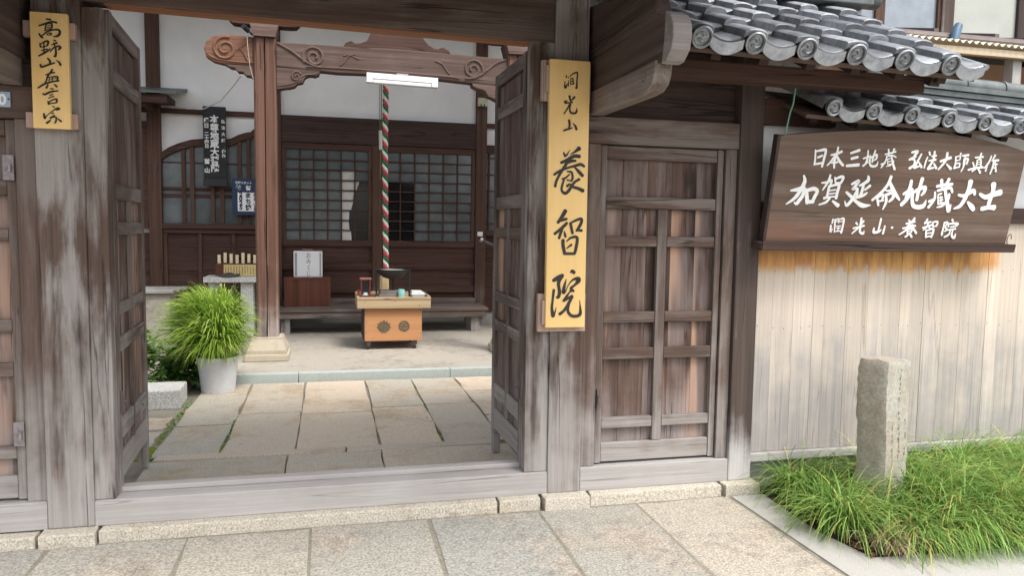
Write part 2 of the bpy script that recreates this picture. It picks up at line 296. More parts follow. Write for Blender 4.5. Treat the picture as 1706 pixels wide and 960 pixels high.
STROKES_GOLD_LEFT = {'E': '106 2125 57 262 2117 74|-189 1827 51 35 1921 80 298 2026 80 485 2007 71|91 1905 45 33 1694 40|113 1927 40 296 1969 63 304 1780 57|110 1842 26 281 1883 28|76 1754 28 286 1812 34|0 1643 28 289 1742 46|-191 1507 57 -125 1384 80 -61 1346 74|-112 1385 40 103 1594 57 366 1699 63 563 1705 86 598 1580 91 516 1459 86 363 1414 46|100 1514 40 125 1465 40|140 1531 34 271 1555 46 250 1474 40|130 1454 34 282 1485 34|-173 1097 51 -156 956 63|-147 1076 34 65 1205 68 148 1191 80 111 1031 57|-151 942 34 85 1007 40|-29 1135 46 -22 937 46 -42 707 46|-130 810 34 107 883 46|-236 575 57 -55 684 74 105 803 69 225 911 29|367 1269 69 431 1239 57|269 1071 40 375 1113 51 482 1172 57|350 1162 40 418 967 57|203 767 34 344 948 52 530 1032 74 607 980 86 526 883 57|414 996 69 430 768 75 399 600 80 321 612 29|108 495 69 191 380 80 160 235 57|-179 228 63 -146 124 80 60 200 75 357 328 57|433 425 40 536 360 75 586 248 92', 'F': '270 40 80 154 -145 63 85 -264 46|-10 -201 34 181 -121 63 345 -76 63|87 -207 57 20 -440 57 -42 -573 52|97 -292 34 435 -243 69 450 -342 58 408 -431 40|137 -275 34 124 -448 40|261 -268 35 245 -427 40|127 -365 29 411 -325 29|-301 -760 57 -69 -594 80 223 -477 69 509 -411 58|83 -608 58 18 -741 75|320 -572 46 414 -661 87|175 -761 46 280 -770 52|-125 -988 52 -55 -1019 75 184 -896 75 454 -840 52|121 -1058 29 247 -987 46|84 -1172 35 289 -1071 46|62 -1300 58 90 -1414 87|105 -1326 40 253 -1223 52 399 -1195 69 381 -1341 64|116 -1398 40 394 -1340 46|219 -1488 40 291 -1539 52|-111 -1822 64 -86 -2014 87 -4 -1909 29 185 -1732 35 400 -1577 70 484 -1595 75 371 -1665 29|177 -1819 35 268 -1780 41|104 -1991 35 286 -1880 52|119 -2004 41 284 -1947 58 350 -1955 52 346 -2095 64 303 -2198 46 256 -2180 17|-19 -2216 87 81 -2142 70 155 -2046 17|409 -2005 35 538 -2120 87'}
STROKES_BROWN = {'G': '-6748 3782 91 -6643 3467 194 -6809 3000 206 -7095 2565 171 -7541 2239 57|-7386 2967 92 -7016 3031 184 -6627 3112 199 -6624 2755 186 -6794 2464 200 -6924 2282 165 -7076 2343 72|-6437 3064 114 -6362 2654 200 -6284 2332 187|-6366 3012 164 -6017 3100 200 -5790 2974 179 -5896 2666 187 -5972 2412 165|-6253 2387 180 -5931 2413 180|-5153 3867 92 -5202 3545 135 -5469 3054 71|-5601 3426 78 -5270 3471 121 -5024 3579 121 -5045 3370 100 -5114 3297 64|-4852 3752 78 -4783 3503 93|-4773 3665 100 -4507 3780 142 -4335 3742 143 -4441 3441 122|-4751 3443 79 -4446 3466 107|-5115 3261 129 -5128 2901 136 -5154 2648 137|-5103 3243 93 -4550 3366 150 -4551 2988 151 -4571 2625 152|-5021 3030 72 -4661 3086 65|-5007 2850 72 -4626 2907 65|-5311 2608 144 -5036 2679 86 -4611 2726 72|-4949 2653 123 -5149 2402 123 -5553 2251 72|-4747 2465 109 -4369 2230 204|-3748 3407 115 -3502 3530 151 -3345 3581 151 -3532 3269 144 -3654 3149 108 -3342 3158 145 -3471 2761 163 -3656 2428 175 -3852 2259 146 -4004 2493 44|-3994 2966 123 -3631 2721 160 -3286 2473 161 -2820 2263 228 -2339 2300 44|-2808 3868 115 -2785 3616 180 -3254 3341 94|-3020 3428 159 -3027 3101 159 -3094 2771 160|-2872 3123 102 -2584 3360 138|-3323 3165 101 -3279 2748 109|-3331 2692 138 -2934 2811 146 -2692 2971 80|-1359 3895 167 -1493 3434 160 -1823 2986 146 -2291 2577 125|-1609 3182 66 -1421 3106 88 -1237 3148 80|-1998 2706 117 -1848 2303 125|-1946 2762 103 -1651 2880 132 -1659 2659 110|-1831 2525 96 -1566 2587 96|-1501 2920 110 -1395 2591 155 -1411 2368 133 -1509 2088 67|-1420 2904 132 -1035 3013 176 -998 2748 177 -1205 2510 96', 'H': '-1397 3620 138 -1008 3090 216 -540 2627 101|-7 3699 169 -4 3389 193 -89 2958 202 -127 2723 195|-362 2951 124 -79 3114 186 169 3238 147|-365 2356 196 -107 2637 203 186 3063 117|241 3123 163 262 2732 180 422 2342 212 814 2252 229 1116 2357 213 1194 2656 55|259 3045 148 581 3249 187 962 3357 195 962 3102 180 819 2922 102|673 3836 212 627 3445 194 580 3053 187 584 2641 165|1721 3437 140 2143 3527 164 2716 3590 157|1951 3796 187 2098 3329 133|2437 3857 195 2302 3551 133|1826 3196 117 2287 3326 157 2652 3376 165 2841 3131 110|1680 3121 110 1729 2727 142 1444 2253 150|1399 2581 134 1729 2727 110|2285 3334 165 2505 2825 190 2839 2094 248|2654 3027 142 2629 2709 158 2335 2364 135 2004 2269 56|2910 2436 64 2900 2095 112|1923 2989 79 2142 3054 86|1923 2930 71 2029 2496 87|2048 2806 79 2239 2851 79|2089 2637 79 2298 2709 79|2031 2449 87 2388 2536 95|2101 2895 63 2197 2580 71|3293 2996 143 3705 2974 175 4207 3258 230 4367 3051 143|3905 3774 295 3888 3377 237 3756 2776 231 3524 2370 184 3157 2213 64|4017 2601 136 4349 2347 273 4511 2189 202|4727 3080 159 5167 2922 240 5703 3105 273 6114 3216 321|5503 3661 326 5562 3302 232 5483 2655 234 5472 2330 202|5057 2241 222 5521 2331 210 5912 2340 292', 'J': '-6295 5144 74 -6230 4694 93 -6223 4365 94|-6228 5075 80 -5779 5173 143 -5668 5122 124 -5697 4745 125 -5749 4287 119|-6079 4756 106 -5829 4865 106|-6141 4409 100 -5721 4486 106|-4959 5343 87 -4975 4960 125 -5053 4610 126 -5001 4248 107|-5312 4909 81 -4981 4991 125 -4696 5121 125|-5042 4926 119 -5234 4604 107 -5443 4360 69|-4957 4866 106 -4720 4590 138 -4479 4393 126|-5197 4504 75 -4859 4554 107|-4132 5054 107 -3633 5231 138|-4037 4767 132 -3669 4866 126|-4255 4378 133 -3529 4457 159|-3095 5236 75 -3055 4777 108 -3120 4551 95|-3302 4800 89 -2957 4933 95|-3248 4412 108 -2969 4636 63|-2906 4957 82 -2853 4528 108 -2640 4407 121 -2409 4473 109 -2368 4689 25|-2913 4814 76 -2555 5034 114 -2504 4828 95 -2650 4721 51|-2651 5253 88 -2710 4917 95 -2723 4622 83|-2008 5064 70 -1364 5239 89|-1841 5338 89 -1759 5048 70|-1490 5378 108 -1558 5135 64|-1901 4972 70 -1526 5024 76 -1287 4943 64|-1868 4941 70 -1908 4689 89 -2107 4354 70|-2145 4530 77 -1892 4619 64|-1616 5053 89 -1448 4673 102 -1230 4293 122|-1379 4740 64 -1528 4516 77 -1794 4429 38|-1804 4822 45 -1641 4860 51|-1789 4806 45 -1730 4535 51|-1716 4680 45 -1572 4717 45|-1730 4535 45 -1540 4573 45', 'K': '-327 5237 115 33 5302 136 -126 5074 115|-406 4837 102 -35 5036 122|-326 4878 95 -71 4836 102 -48 4561 116 -292 4374 137|309 5175 88 148 4775 116 6 4418 123|18 4418 130 331 4522 82|234 4726 75 475 4468 131|786 5296 109 878 5138 96|745 5037 61 679 4793 89 642 4429 76|1005 5074 96 1270 5125 116|1126 5343 109 1155 4879 117|869 4828 82 1295 4905 117|1131 4809 110 898 4396 131|902 4378 117 1257 4460 97|1237 4681 89 1439 4431 124|1619 4819 110 2250 5047 152|1971 5289 137 1949 4873 138 1591 4373 83|2074 4675 76 2401 4442 146|2570 5111 83 2630 4757 97 2608 4459 90|2607 5098 69 2854 5156 83 2872 4968 76|2618 4889 62 2877 4951 62|2661 4716 62 2902 4767 76 2939 4540 77|2668 4489 77 2932 4568 77|2858 5305 110 2841 5141 62|3000 5182 97 3386 5228 131|3134 5020 76 3183 4664 84|3179 4979 69 3398 5019 118 3379 4731 90|3181 5203 76 3223 4673 97 3115 4300 56|3869 5109 83 4385 5170 104|4219 5357 111 4154 5004 84|4041 4975 77 4067 4553 84|4084 4976 63 4264 5025 77 4369 4599 84|4082 4853 45 4258 4884 45|4093 4731 45 4291 4762 45|3771 4832 70 3921 4619 84|3568 4410 98 4029 4534 105 4508 4593 112|4041 4489 84 3845 4334 70|4224 4495 77 4402 4295 127|4928 5232 84 4845 4869 98 4608 4543 63|4790 4832 84 4749 4388 85|5173 5287 119 5060 5001 77|5024 4975 70 5464 5018 119|5160 4986 98 5169 4633 106 5095 4232 71|5184 4768 63 5436 4801 84|5220 4574 63 5403 4605 85|5273 4920 63 5454 4386 99', 'L': '-4529 1475 84 -4542 1270 93|-4598 1148 84 -4555 788 122 -4467 962 37|-4396 1468 84 -4350 1095 84 -4311 758 66|-4341 1460 65 -4163 1495 74 -4148 1286 65|-4347 1352 47 -4167 1379 47|-4082 1487 65 -3862 1501 112 -3853 1056 103 -3881 736 122|-4081 1347 47 -3900 1374 47|-4269 1087 56 -3982 1115 56|-4220 971 47 -3986 998 47|-4128 1099 56 -4104 841 56|-4241 806 56 -3944 838 56|-2749 1553 122 -2759 1158 94|-3042 1304 103 -2930 1202 75|-2584 1406 113 -2715 1205 66|-3165 986 85 -2503 1147 104|-2818 1048 94 -3193 698 66|-2704 1073 85 -2715 813 123 -2478 712 123 -2446 874 28|-1503 1556 104 -1523 1091 104 -1554 853 86|-1837 1025 85 -1817 801 143 -1520 820 114 -1370 936 67|-1164 1154 85 -1208 724 124|-716 1065 114 -651 1071 114|315 1512 86 453 1400 76|694 1614 114 508 1401 67|186 1299 86 735 1438 105|280 1181 67 653 1259 77|23 1033 77 818 1199 106|450 1409 96 271 974 106 -133 665 58|623 1148 86 977 781 126|318 1013 67 404 638 87 283 555 87|379 990 67 650 1028 77 641 825 67|373 894 48 619 921 48|401 773 48 615 815 48|538 785 87 713 560 126|305 579 77 515 688 58|1544 1582 96 1415 1319 87|1387 1367 67 1806 1432 87|1331 1076 77 1904 1264 97|1638 1381 87 1582 1138 96 1388 956 58|1720 1155 68 1873 1036 87|1939 1424 77 1997 1183 97|1967 1425 67 2248 1439 106 2224 1187 77|2031 1160 68 2218 1211 68|1596 959 97 1666 547 107|1630 935 77 2064 1024 116 2035 551 107|1710 767 58 1999 819 58|1689 571 78 2018 624 78|2706 1389 77 2937 1426 87 2832 1157 78 2979 1028 88 2854 904 68|2717 1389 87 2703 701 117|3212 1591 106 3271 1471 87|3021 1321 87 3028 1175 78|3043 1345 68 3627 1365 127 3511 1207 78|3166 1152 58 3462 1216 78|3037 980 68 3557 1070 88|3220 982 68 3170 722 88 2904 562 59|3387 1009 68 3384 675 108 3590 545 128 3628 787 39'}
# ------------------------------------------------------------------ ground, street, courtyard
g = MB(); g.quad((-60, -60, -.03), (60, -60, -.03), (60, 60, -.03), (-60, 60, -.03)); structure(g.build('ground', S_SOIL))

def slab(mb, x0, x1, y0, y1, z0, z1, rng, jit=.008, bev=.006):
    j = lambda: rng.uniform(-jit, jit)
    n = 4
    poly = []
    for k in range(n): poly.append((x0+(x1-x0)*k/n+j()*.5, y0+j()*.7))
    for k in range(n): poly.append((x1+j()*.7, y0+(y1-y0)*k/n+j()*.5))
    for k in range(n): poly.append((x1-(x1-x0)*k/n+j()*.5, y1+j()*.7))
    for k in range(n): poly.append((x0+j()*.7, y1-(y1-y0)*k/n+j()*.5))
    mb.prism(poly, z0, z1+rng.uniform(-.002, .002), 'Z', bev=bev)

rng = random.Random(3)
st = MB()
edges = [-4.6, -4.0, -3.42, -2.83, -2.3, -1.78, -1.215, -.635, -.085, .472, 1.036, 1.575, 2.125]
for i, (a, b) in enumerate(zip(edges, edges[1:])):
    y = 3.635
    lens = [1.55+.2*math.sin(i*2.1)] + [.9+.35*abs(math.sin(i*1.7+k)) for k in range(5)]
    for L in lens:
        slab(st, a+.007, b-.007, y-L+.006, y-.006, -.025, 0, rng, jit=.013); y -= L
structure(st.build('street_paving', S_SLAB))
jt = MB(); jt.quad((-6, -6, -.006), (2.1345, -6, -.003), (2.1345, 3.75, -.003), (-6, 3.75, -.006)); structure(jt.build('paving_joint', S_JOINT))
# concrete street on the right, in front of and beside the planting bed
cs = MB(); cs.prism([(2.135, -6), (12, -6), (12, 2.72), (2.9, 2.75), (2.36, 2.79), (2.30, 3.1), (2.33, 3.62), (2.135, 3.62)], -.024, .004, 'Z', bev=.004)
structure(cs.build('concrete_pavement', S_CONC))
so = MB(); so.prism([(2.30, 2.74), (12, 2.66), (12, 3.75), (2.30, 3.75)], -.02, -.002, 'Z'); structure(so.build('planting_soil', S_SOIL))
# threshold paving just inside the gate
th = MB(); xs = [-1.02, -.245, .31, 1.12]
for a, b in zip(xs, xs[1:]): slab(th, a+.005, b-.005, 3.86, 4.635, 0, .066, rng)
for a, b in ((-1.0, .1), (.1, 1.06)): slab(th, a+.004, b-.004, 4.645, 4.745, 0, .07, rng)
structure(th.build('threshold_paving', S_YARD))
yd = MB()
cols = [-1.045, -.655, -.205, .315, .73, 1.13, 1.6, 2.1]
cuts = [[5.5, 6.45], [5.79], [5.72], [5.83], [5.86], [5.46, 6.3], [5.7], [5.9]]
for i, (a, b) in enumerate(zip(cols, cols[1:])):
    ys = [4.765]+cuts[i]+[6.905]
    for c, d in zip(ys, ys[1:]): slab(yd, a+.006, b-.006, c+.013, d-.013, .02, .05, rng, jit=.014)
for a in ((-1.30, -1.09, 5.05, 5.42), (-1.36, -1.1, 5.48, 5.8), (-1.5, -1.33, 4.85, 5.3)): slab(yd, *a, .02, .043, rng, jit=.03)
structure(yd.build('courtyard_paving', S_YARD))
ys = MB(); ys.quad((-6, 3.9, .034), (6, 3.9, .034), (6, 9.9, .034), (-6, 9.9, .034)); structure(ys.build('courtyard_soil', S_JOINT))
pf = MB(); pf.box(-1.16, 5, 7.02, 10.05, .03, .12); structure(pf.build('porch_floor', S_PORCH))
kb = MB()
for a, b in ((-1.16, -.27), (-.266, 1.1), (1.104, 2.6)): kb.box(a, b, 6.925, 7.02, .03, .124, bev=.006)
structure(kb.build('porch_kerb', S_KERB))

# ------------------------------------------------------------------ the gate
gate = empty('temple_gate', (0, 3.8, 0), 'weathered dark timber temple gate, both tall leaves swung open, with a small side door', 'gate')
def pad(x0, x1, y0, y1, z1, mb=None):
    b = mb or MB(); slab(b, x0, x1, y0, y1, -.02, z1, rng, jit=.009, bev=.008); return b
for a in ((-1.255, -1.03, 3.622, 3.97, .061), (-1.02, .83, 3.648, 3.96, .056), (.845, 1.06, 3.648, 3.96, .058), (1.075, 1.32, 3.625, 3.96, .061), (1.335, 2.095, 3.645, 3.93, .058),
          (2.11, 2.32, 3.63, 3.9, .06), (-1.87, -1.27, 3.648, 3.93, .05), (-2.4, -1.885, 3.648, 3.93, .052)):
    pad(*a).build('foundation_stone', S_BASE, gate)
MB().box(-1.237, -1.045, 3.70, 3.92, .061, 2.9, bev=.008).build('gate_post', W_POST, gate)
MB().box(1.108, 1.287, 3.70, 3.92, .061, 2.9, bev=.008).build('gate_post', W_POST, gate)
MB().box(-1.044, -.957, 3.712, 3.785, .18, 2.384, bev=.004).build('door_jamb', W_POST, gate)
MB().box(.984, 1.107, 3.712, 3.785, .18, 2.384, bev=.004).build('door_jamb', W_POST, gate)
MB().box(-1.045, 1.108, 3.704, 3.90, .058, .178, bev=.006).build('sill', W_SILL, gate)
MB().box(-.955, .983, 3.80, 3.86, .1785, .205, bev=.005).build('door_stop', W_SILL, gate)
MB().prism([(-1.045, 2.412), (1.107, 2.379), (1.107, 2.60), (-1.045, 2.62)], 3.71, 3.83, 'Y', bev=.008).build('lintel', W_BEAM, gate)
MB().prism([(-.955, 2.4065), (.985, 2.3765), (.985, 2.3805), (-.955, 2.4105)], 3.722, 3.82, 'Y').build('soffit_board', wood('fresh_soffit', 'X', (.2, .085, .045), (.34, .16, .085), (.3, .2, .15), 0, None, .3, crack=.2), gate)
MB().box(-1.045, 1.108, 3.75, 3.88, 2.604, 2.95, bev=.006).build('transom_board', W_BEAM, gate)
# side bays left and right of the main opening
def side_bay(sx):
    X = lambda a: a if sx > 0 else -a+.05
    def bx(mb, a, b, *r, **k): x0, x1 = sorted((X(a), X(b))); return mb.box(x0, x1, *r, **k)
    bx(MB(), 1.288, 2.155, 3.704, 3.86, .058, .186, bev=.006).build('side_sill', W_SILL, gate)
    bx(MB(), 1.288, 2.155, 3.71, 3.83, 1.893, 2.03, bev=.006).build('side_lintel', W_RAIL, gate)
    bx(MB(), 1.288, 2.155, 3.77, 3.80, 2.031, 2.55).build('wall_board', W_DARK, gate)
    bx(MB(), 1.288, 1.372, 3.725, 3.80, .187, 1.892, bev=.004).build('side_jamb', W_JAMB, gate)
    bx(MB(), 2.088, 2.154, 3.725, 3.80, .187, 1.892, bev=.004).build('side_jamb', W_JAMB, gate)
    bx(MB(), 2.156, 2.294, 3.70, 3.84, .061, 2.42, bev=.007).build('corner_post', W_CORNER, gate)
    d = MB(); bx(d, 1.375, 2.085, 3.79, 3.805, .20, 1.888)
    # boards of the panel
    door = d.build('side_door', W_PANEL, gate)
    p = MB(); w = (2.085-1.375)/5
    for k in range(5): bx(p, 1.376+k*w, 1.376+(k+1)*w-.002, 3.776, 3.789, .21, 1.885)
    p.build('door_panel', W_PANEL, door)
    for a, b in ((1.377, 1.414), (2.048, 2.083)):
        bx(MB(), a, b, 3.742, 3.774, .195, 1.889, bev=.004).build('door_stile', W_STILE, door)
    bx(MB(), 1.71, 1.764, 3.744, 3.774, .305, 1.56, bev=.004).build('door_muntin', W_STILE, door)
    zr = [(1.82, 1.887), (1.562, 1.624), (1.362, 1.418), (.955, 1.013), (.757, .818), (.382, .44), (.20, .303)]
    for i, (z0, z1) in enumerate(zr):
        segs = [(1.416, 2.046)] if i in (0, 1, 6) else [(1.416, 1.708), (1.766, 2.046)]
        for a, b in segs: bx(MB(), a, b, 3.746, 3.774, z0, z1, bev=.005).build('door_rail', W_RAIL, door)
    return door
W_CORNER = wood('corner_post_timber', 'Z', (.04, .031, .028), (.12, .085, .07), (.5, .48, .475), .0, (.1, .52), .97, stain=.6, fine=.8)
door_r = side_bay(1); door_l = side_bay(-1)
# iron latches
def latch(x, z, parent, y=3.741):
    m = MB(); m.box(x-.022, x+.022, y-.008, y-.001, z-.055, z+.055, bev=.004)
    m.tube([(x+.008, y-.02, z-.02), (x+.008, y-.02, z+.015)], .009); m.tube([(x, y-.03, z-.002), (x, y-.004, z-.002)], .006)
    m.build('latch', LATCH, parent)
latch(-1.345, .50, door_l, 3.724); latch(-1.348, 1.68, door_l, 3.724)
m = MB(); m.box(1.38, 1.396, 3.722, 3.741, .50, .60, bev=.003); m.tube([(1.388, 3.715, .53), (1.388, 3.715, .57)], .008); m.build('latch', RUST, door_r)

def leaf(hx, hy, ang, w, side, ztop, foot):
    """side +1: visible face looks to +X (left leaf); -1: to -X (right leaf)"""
    d = Vector((math.sin(ang), math.cos(ang), 0)); n = Vector((d.y, -d.x, 0))*(-side)     # n points into the leaf
    Mx = Matrix((d, n, Vector((0, 0, 1)))).transposed().to_4x4(); Mx.translation = Vector((hx, hy, 0))
    T = .042
    L = MB(); L.box(.01, w-.01, .026, T, .2, ztop-.03, m=Mx); lf = L.build('door_leaf', W_PANEL, gate)
    p = MB(); nb = 4
    for k in range(nb): p.box(.02+k*(w-.04)/nb, .02+(k+1)*(w-.04)/nb-.002, .016, .0255, .24, ztop-.08, m=Mx)
    p.build('door_panel', W_PANEL, lf)
    MB().box(0, .062, -.004, T+.004, .105, ztop, bev=.004, m=Mx).build('door_stile', W_STILE, lf)
    MB().box(w-.055, w, -.004, T+.004, .195, ztop-.004, bev=.004, m=Mx).build('door_stile', W_STILE, lf)
    MB().box(w/2-.018, w/2+.022, -.001, .0155, .356, 1.557, bev=.003, m=Mx).build('door_muntin', W_STILE, lf)
    zr = [(ztop-.07, ztop-.002), (2.085, 2.155), (1.558, 1.63), (1.39, 1.452), (1.013, 1.072), (.838, .905), (.42, .512), (.232, .355)]
    for i, (z0, z1) in enumerate(zr):
        segs = [(.063, w-.056)] if i in (0, 1, 2, 7) else [(.063, w/2-.019), (w/2+.023, w-.056)]
        for a, b in segs: MB().box(a, b, -.001, .0155, z0, z1, bev=.004, m=Mx).build('door_rail', W_RAILY, lf)
    f = MB(); f.box(w-.06, w-.0, -.002, T+.002, .075, .194, bev=.006, m=Mx); f.build('door_foot', W_STILE, lf)
    # iron hasp near the hinge
    h = MB(); h.box(.02, .05, -.012, -.0045, .55, .66, bev=.003, m=Mx); h.tube([Mx @ Vector((.03, -.03, .61)), Mx @ Vector((.03, -.01, .61))], .008); h.build('hasp', RUST, lf)
    return lf
leaf(-.955, 3.79, rad(-3.3), .775, 1, 2.40, True)
leaf(.985, 3.79, rad(-.9), .69, -1, 2.352, True)

# arms that carry the eaves, with carved ends
def arm(x0, x1):
    up_ = [(3.95, 2.12), (2.86, 2.11)]
    nose = [(y_+.165, z_+.02) for y_, z_ in [(2.74, 2.108), (2.66, 2.105), (2.615, 2.14), (2.60, 2.19), (2.605, 2.235), (2.635, 2.272), (2.68, 2.295), (2.72, 2.292), (2.765, 2.315), (2.79, 2.36), (2.83, 2.42), (2.89, 2.45)]]
    a = MB(); a.prism([(3.95, 2.146), (3.0, 2.142)]+nose+[(3.95, 2.62)], x0, x1, 'X', bev=.006)
    o = a.build('bracket_arm', [W_ARM], gate)
    e = MB(); e.prism([(y_+.165, z_+.02) for y_, z_ in [(2.70, 2.098), (2.66, 2.10), (2.61, 2.138), (2.595, 2.19), (2.60, 2.237), (2.632, 2.277), (2.675, 2.30), (2.68, 2.2), (2.69, 2.14)]], x0-.004, x1+.004, 'X', bev=.006)
    e.build('carved_end', W_ARMEND, o)
    b = MB(); xm0, xm1 = x0-.012, x1-.006
    b.prism([(3.695, 2.03), (3.06, 2.024), (2.98, 2.03), (2.935, 2.052), (2.915, 2.085), (2.905, 2.142), (3.695, 2.1445)], xm0, xm1, 'X', bev=.006)
    b2 = b.build('lower_arm', W_ARM2, gate)
    c = MB(); xf = xm0 if x0 > 0 else xm1
    sp = [(xf, 3.02+.034*(1-t*.6)*math.cos(5.5*t+.6)*.9, 2.088+.028*(1-t*.6)*math.sin(5.5*t+.6)) for t in [i/16 for i in range(17)]]
    c.tube(sp, .0035, 6); c.build('carving', W_ARM2, b2)
arm(1.305, 1.378); arm(-1.338, -1.265)
# purlins and roof frame over the side bay
MB().box(1.42, 3.02, 3.38, 3.48, 2.185, 2.27, bev=.006).build('purlin', wood('purlin_timber', 'X', (.035, .02, .016), (.1, .052, .038), (.16, .12, .11), 0, None, .4), gate)
MB().box(2.295, 2.745, 3.705, 3.80, 2.035, 2.175, bev=.008).build('tie_beam', W_HALL, gate)
MB().box(1.42, 2.156, 3.70, 3.765, 2.40, 2.52).build('purlin', W_DARK, gate)
cl = MB(); cl.box(2.735, 2.765, 3.66, 3.70, 2.085, 2.115, bev=.003); cl.tube([(2.70, 3.69, 2.066), (2.77, 3.68, 2.072)], .007); cl.build('cable_clamp', STEEL, gate)

# ------------------------------------------------------------------ tiled roofs
def tile_roof(parent, x0, ncol, pitch, eave_y, eave_z, ang, nrow, rowlen, tilt=0.0, hump=.06, detail=True, name='roof_tiles'):
    ca, sa = math.cos(ang), math.sin(ang)
    def W(u, s, h): return Vector((u, eave_y+s*ca-h*sa, eave_z+s*sa+h*ca-tilt*(u-x0)))
    prof = []
    for k in range(9):
        a = math.pi*k/8; prof.append((-hump*math.cos(a), .006+hump*.68*math.sin(a)**.42))
    for k in range(1, 8):
        t = k/8; prof.append((hump+(pitch-2*hump)*t, .006-.02*math.sin(math.pi*t)))
    prof.append((pitch-hump-.003, .004))
    mb = MB(); bm = mb.bm; tr = random.Random(11)
    for r in range(nrow):
        for c in range(ncol):
            jz = tr.uniform(-.003, .003); jx = tr.uniform(-.004, .004); js = tr.uniform(-.006, .006); ux = x0+c*pitch+jx
            s0, s1 = r*rowlen+js, (r+1)*rowlen+.035
            lo = [bm.verts.new(W(ux+u, s0, h+.03+jz)) for u, h in prof]
            l1 = [bm.verts.new(W(ux+u, s0+.012, h+.036+jz)) for u, h in prof]
            hi = [bm.verts.new(W(ux+u, s1, h+.004)) for u, h in prof]
            dn = [bm.verts.new(W(ux+u, s0+.003, h+.004)) for u, h in prof]
            for a, b in ((dn, lo), (lo, l1), (l1, hi)):
                for k in range(len(prof)-1):
                    f = bm.faces.new((a[k], a[k+1], b[k+1], b[k])); f.smooth = True
            for k in (0, len(prof)-1): bm.faces.new((dn[k], lo[k], l1[k], hi[k]) if k == 0 else (hi[k], l1[k], lo[k], dn[k]))
    roof = mb.build(name, TILE, parent); 
    roof.data.set_sharp_from_angle(angle=rad(40))
    if detail:
        for c in range(ncol):
            ux = x0+c*pitch; e = MB(); C0 = W(ux, -.012, .022)
            ax = Vector((0, ca, sa)); vv = Vector((0, -sa, ca)); uu = Vector((1, 0, 0))
            R_ = hump*.82
            def disc(rad_, d0, d1, n=24, cen=(0, 0)):
                A = [e.bm.verts.new(C0+uu*(cen[0]+rad_*math.cos(2*math.pi*k/n))+vv*(cen[1]+rad_*math.sin(2*math.pi*k/n))+ax*d0) for k in range(n)]
                B_ = [e.bm.verts.new(C0+uu*(cen[0]+rad_*math.cos(2*math.pi*k/n))+vv*(cen[1]+rad_*math.sin(2*math.pi*k/n))+ax*d1) for k in range(n)]
                e.bm.faces.new(A)
                for k in range(n): e.bm.faces.new((A[k], B_[k], B_[(k+1) % n], A[(k+1) % n]))
            disc(R_-.009, .006, .03)
            ring = [C0+uu*((R_-.006)*math.cos(2*math.pi*k/24))+vv*((R_-.006)*math.sin(2*math.pi*k/24)) for k in range(25)]
            e.tube(ring, .0075, 6, cap=False)
            for q in range(2):          # comma relief
                b0 = q*math.pi+.5
                pts = [C0+uu*((.012+.017*t)*math.cos(b0+2.6*t))+vv*((.012+.017*t)*math.sin(b0+2.6*t))+ax*.004 for t in [i/8 for i in range(9)]]
                e.tube(pts, [.011-.009*i/8 for i in range(9)], 6)
            # wavy pendant between two discs
            n = 12; top = []; bot = []
            for k in range(n+1):
                t = k/n; u = ux+hump*.8+(pitch-hump*1.7)*t
                top.append(W(u, -.006, .03-.02*math.sin(math.pi*t))); bot.append(W(u, -.008, -.012-.034*math.sin(math.pi*min(1, t*1.02))**.8))
            A = [e.bm.verts.new(p) for p in top]; B_ = [e.bm.verts.new(p) for p in bot]
            A2 = [e.bm.verts.new(p+ax*.018) for p in top]; B2 = [e.bm.verts.new(p+ax*.018) for p in bot]
            for k in range(n):
                for q in ((B_[k], B_[k+1], A[k+1], A[k]), (A2[k], A2[k+1], B2[k+1], B2[k]), (A[k], A[k+1], A2[k+1], A2[k]), (B2[k], B2[k+1], B_[k+1], B_[k])): e.bm.faces.new(q).smooth = True
            bmesh.ops.recalc_face_normals(e.bm, faces=e.bm.faces)
            o = e.build('eave_tile', TILE, roof); o.data.set_sharp_from_angle(angle=rad(40))
    return roof, W

A1 = rad(28)
sroof, Ws = tile_roof(gate, 1.615, 6, .265, 3.15, 2.295, A1, 5, .218, tilt=.028)
def sheathing(W, u0, u1, s0, s1, h0, h1, name, mat, parent):
    b = MB(); v = [b.bm.verts.new(W(u, s, h)) for u, s, h in ((u0, s0, h0), (u1, s0, h0), (u1, s1, h0), (u0, s1, h0), (u0, s0, h1), (u1, s0, h1), (u1, s1, h1), (u0, s1, h1))]
    for f in ((3, 2, 1, 0), (4, 5, 6, 7), (0, 1, 5, 4), (1, 2, 6, 5), (2, 3, 7, 6), (3, 0, 4, 7)): b.bm.faces.new([v[i] for i in f])
    return b.build(name, mat, parent)
sheathing(Ws, 1.43, 3.14, .02, 1.12, -.052, -.03, 'eave_board', W_KBEAM, sroof)
for k in range(7):
    u = 1.50+k*.255; sheathing(Ws, u, u+.05, .13, 1.1, -.105, -.053, 'rafter', W_DARK, sroof)
sheathing(Ws, 3.02, 3.08, .16, 1.12, -.13, -.054, 'barge_board', W_DARK, sroof)
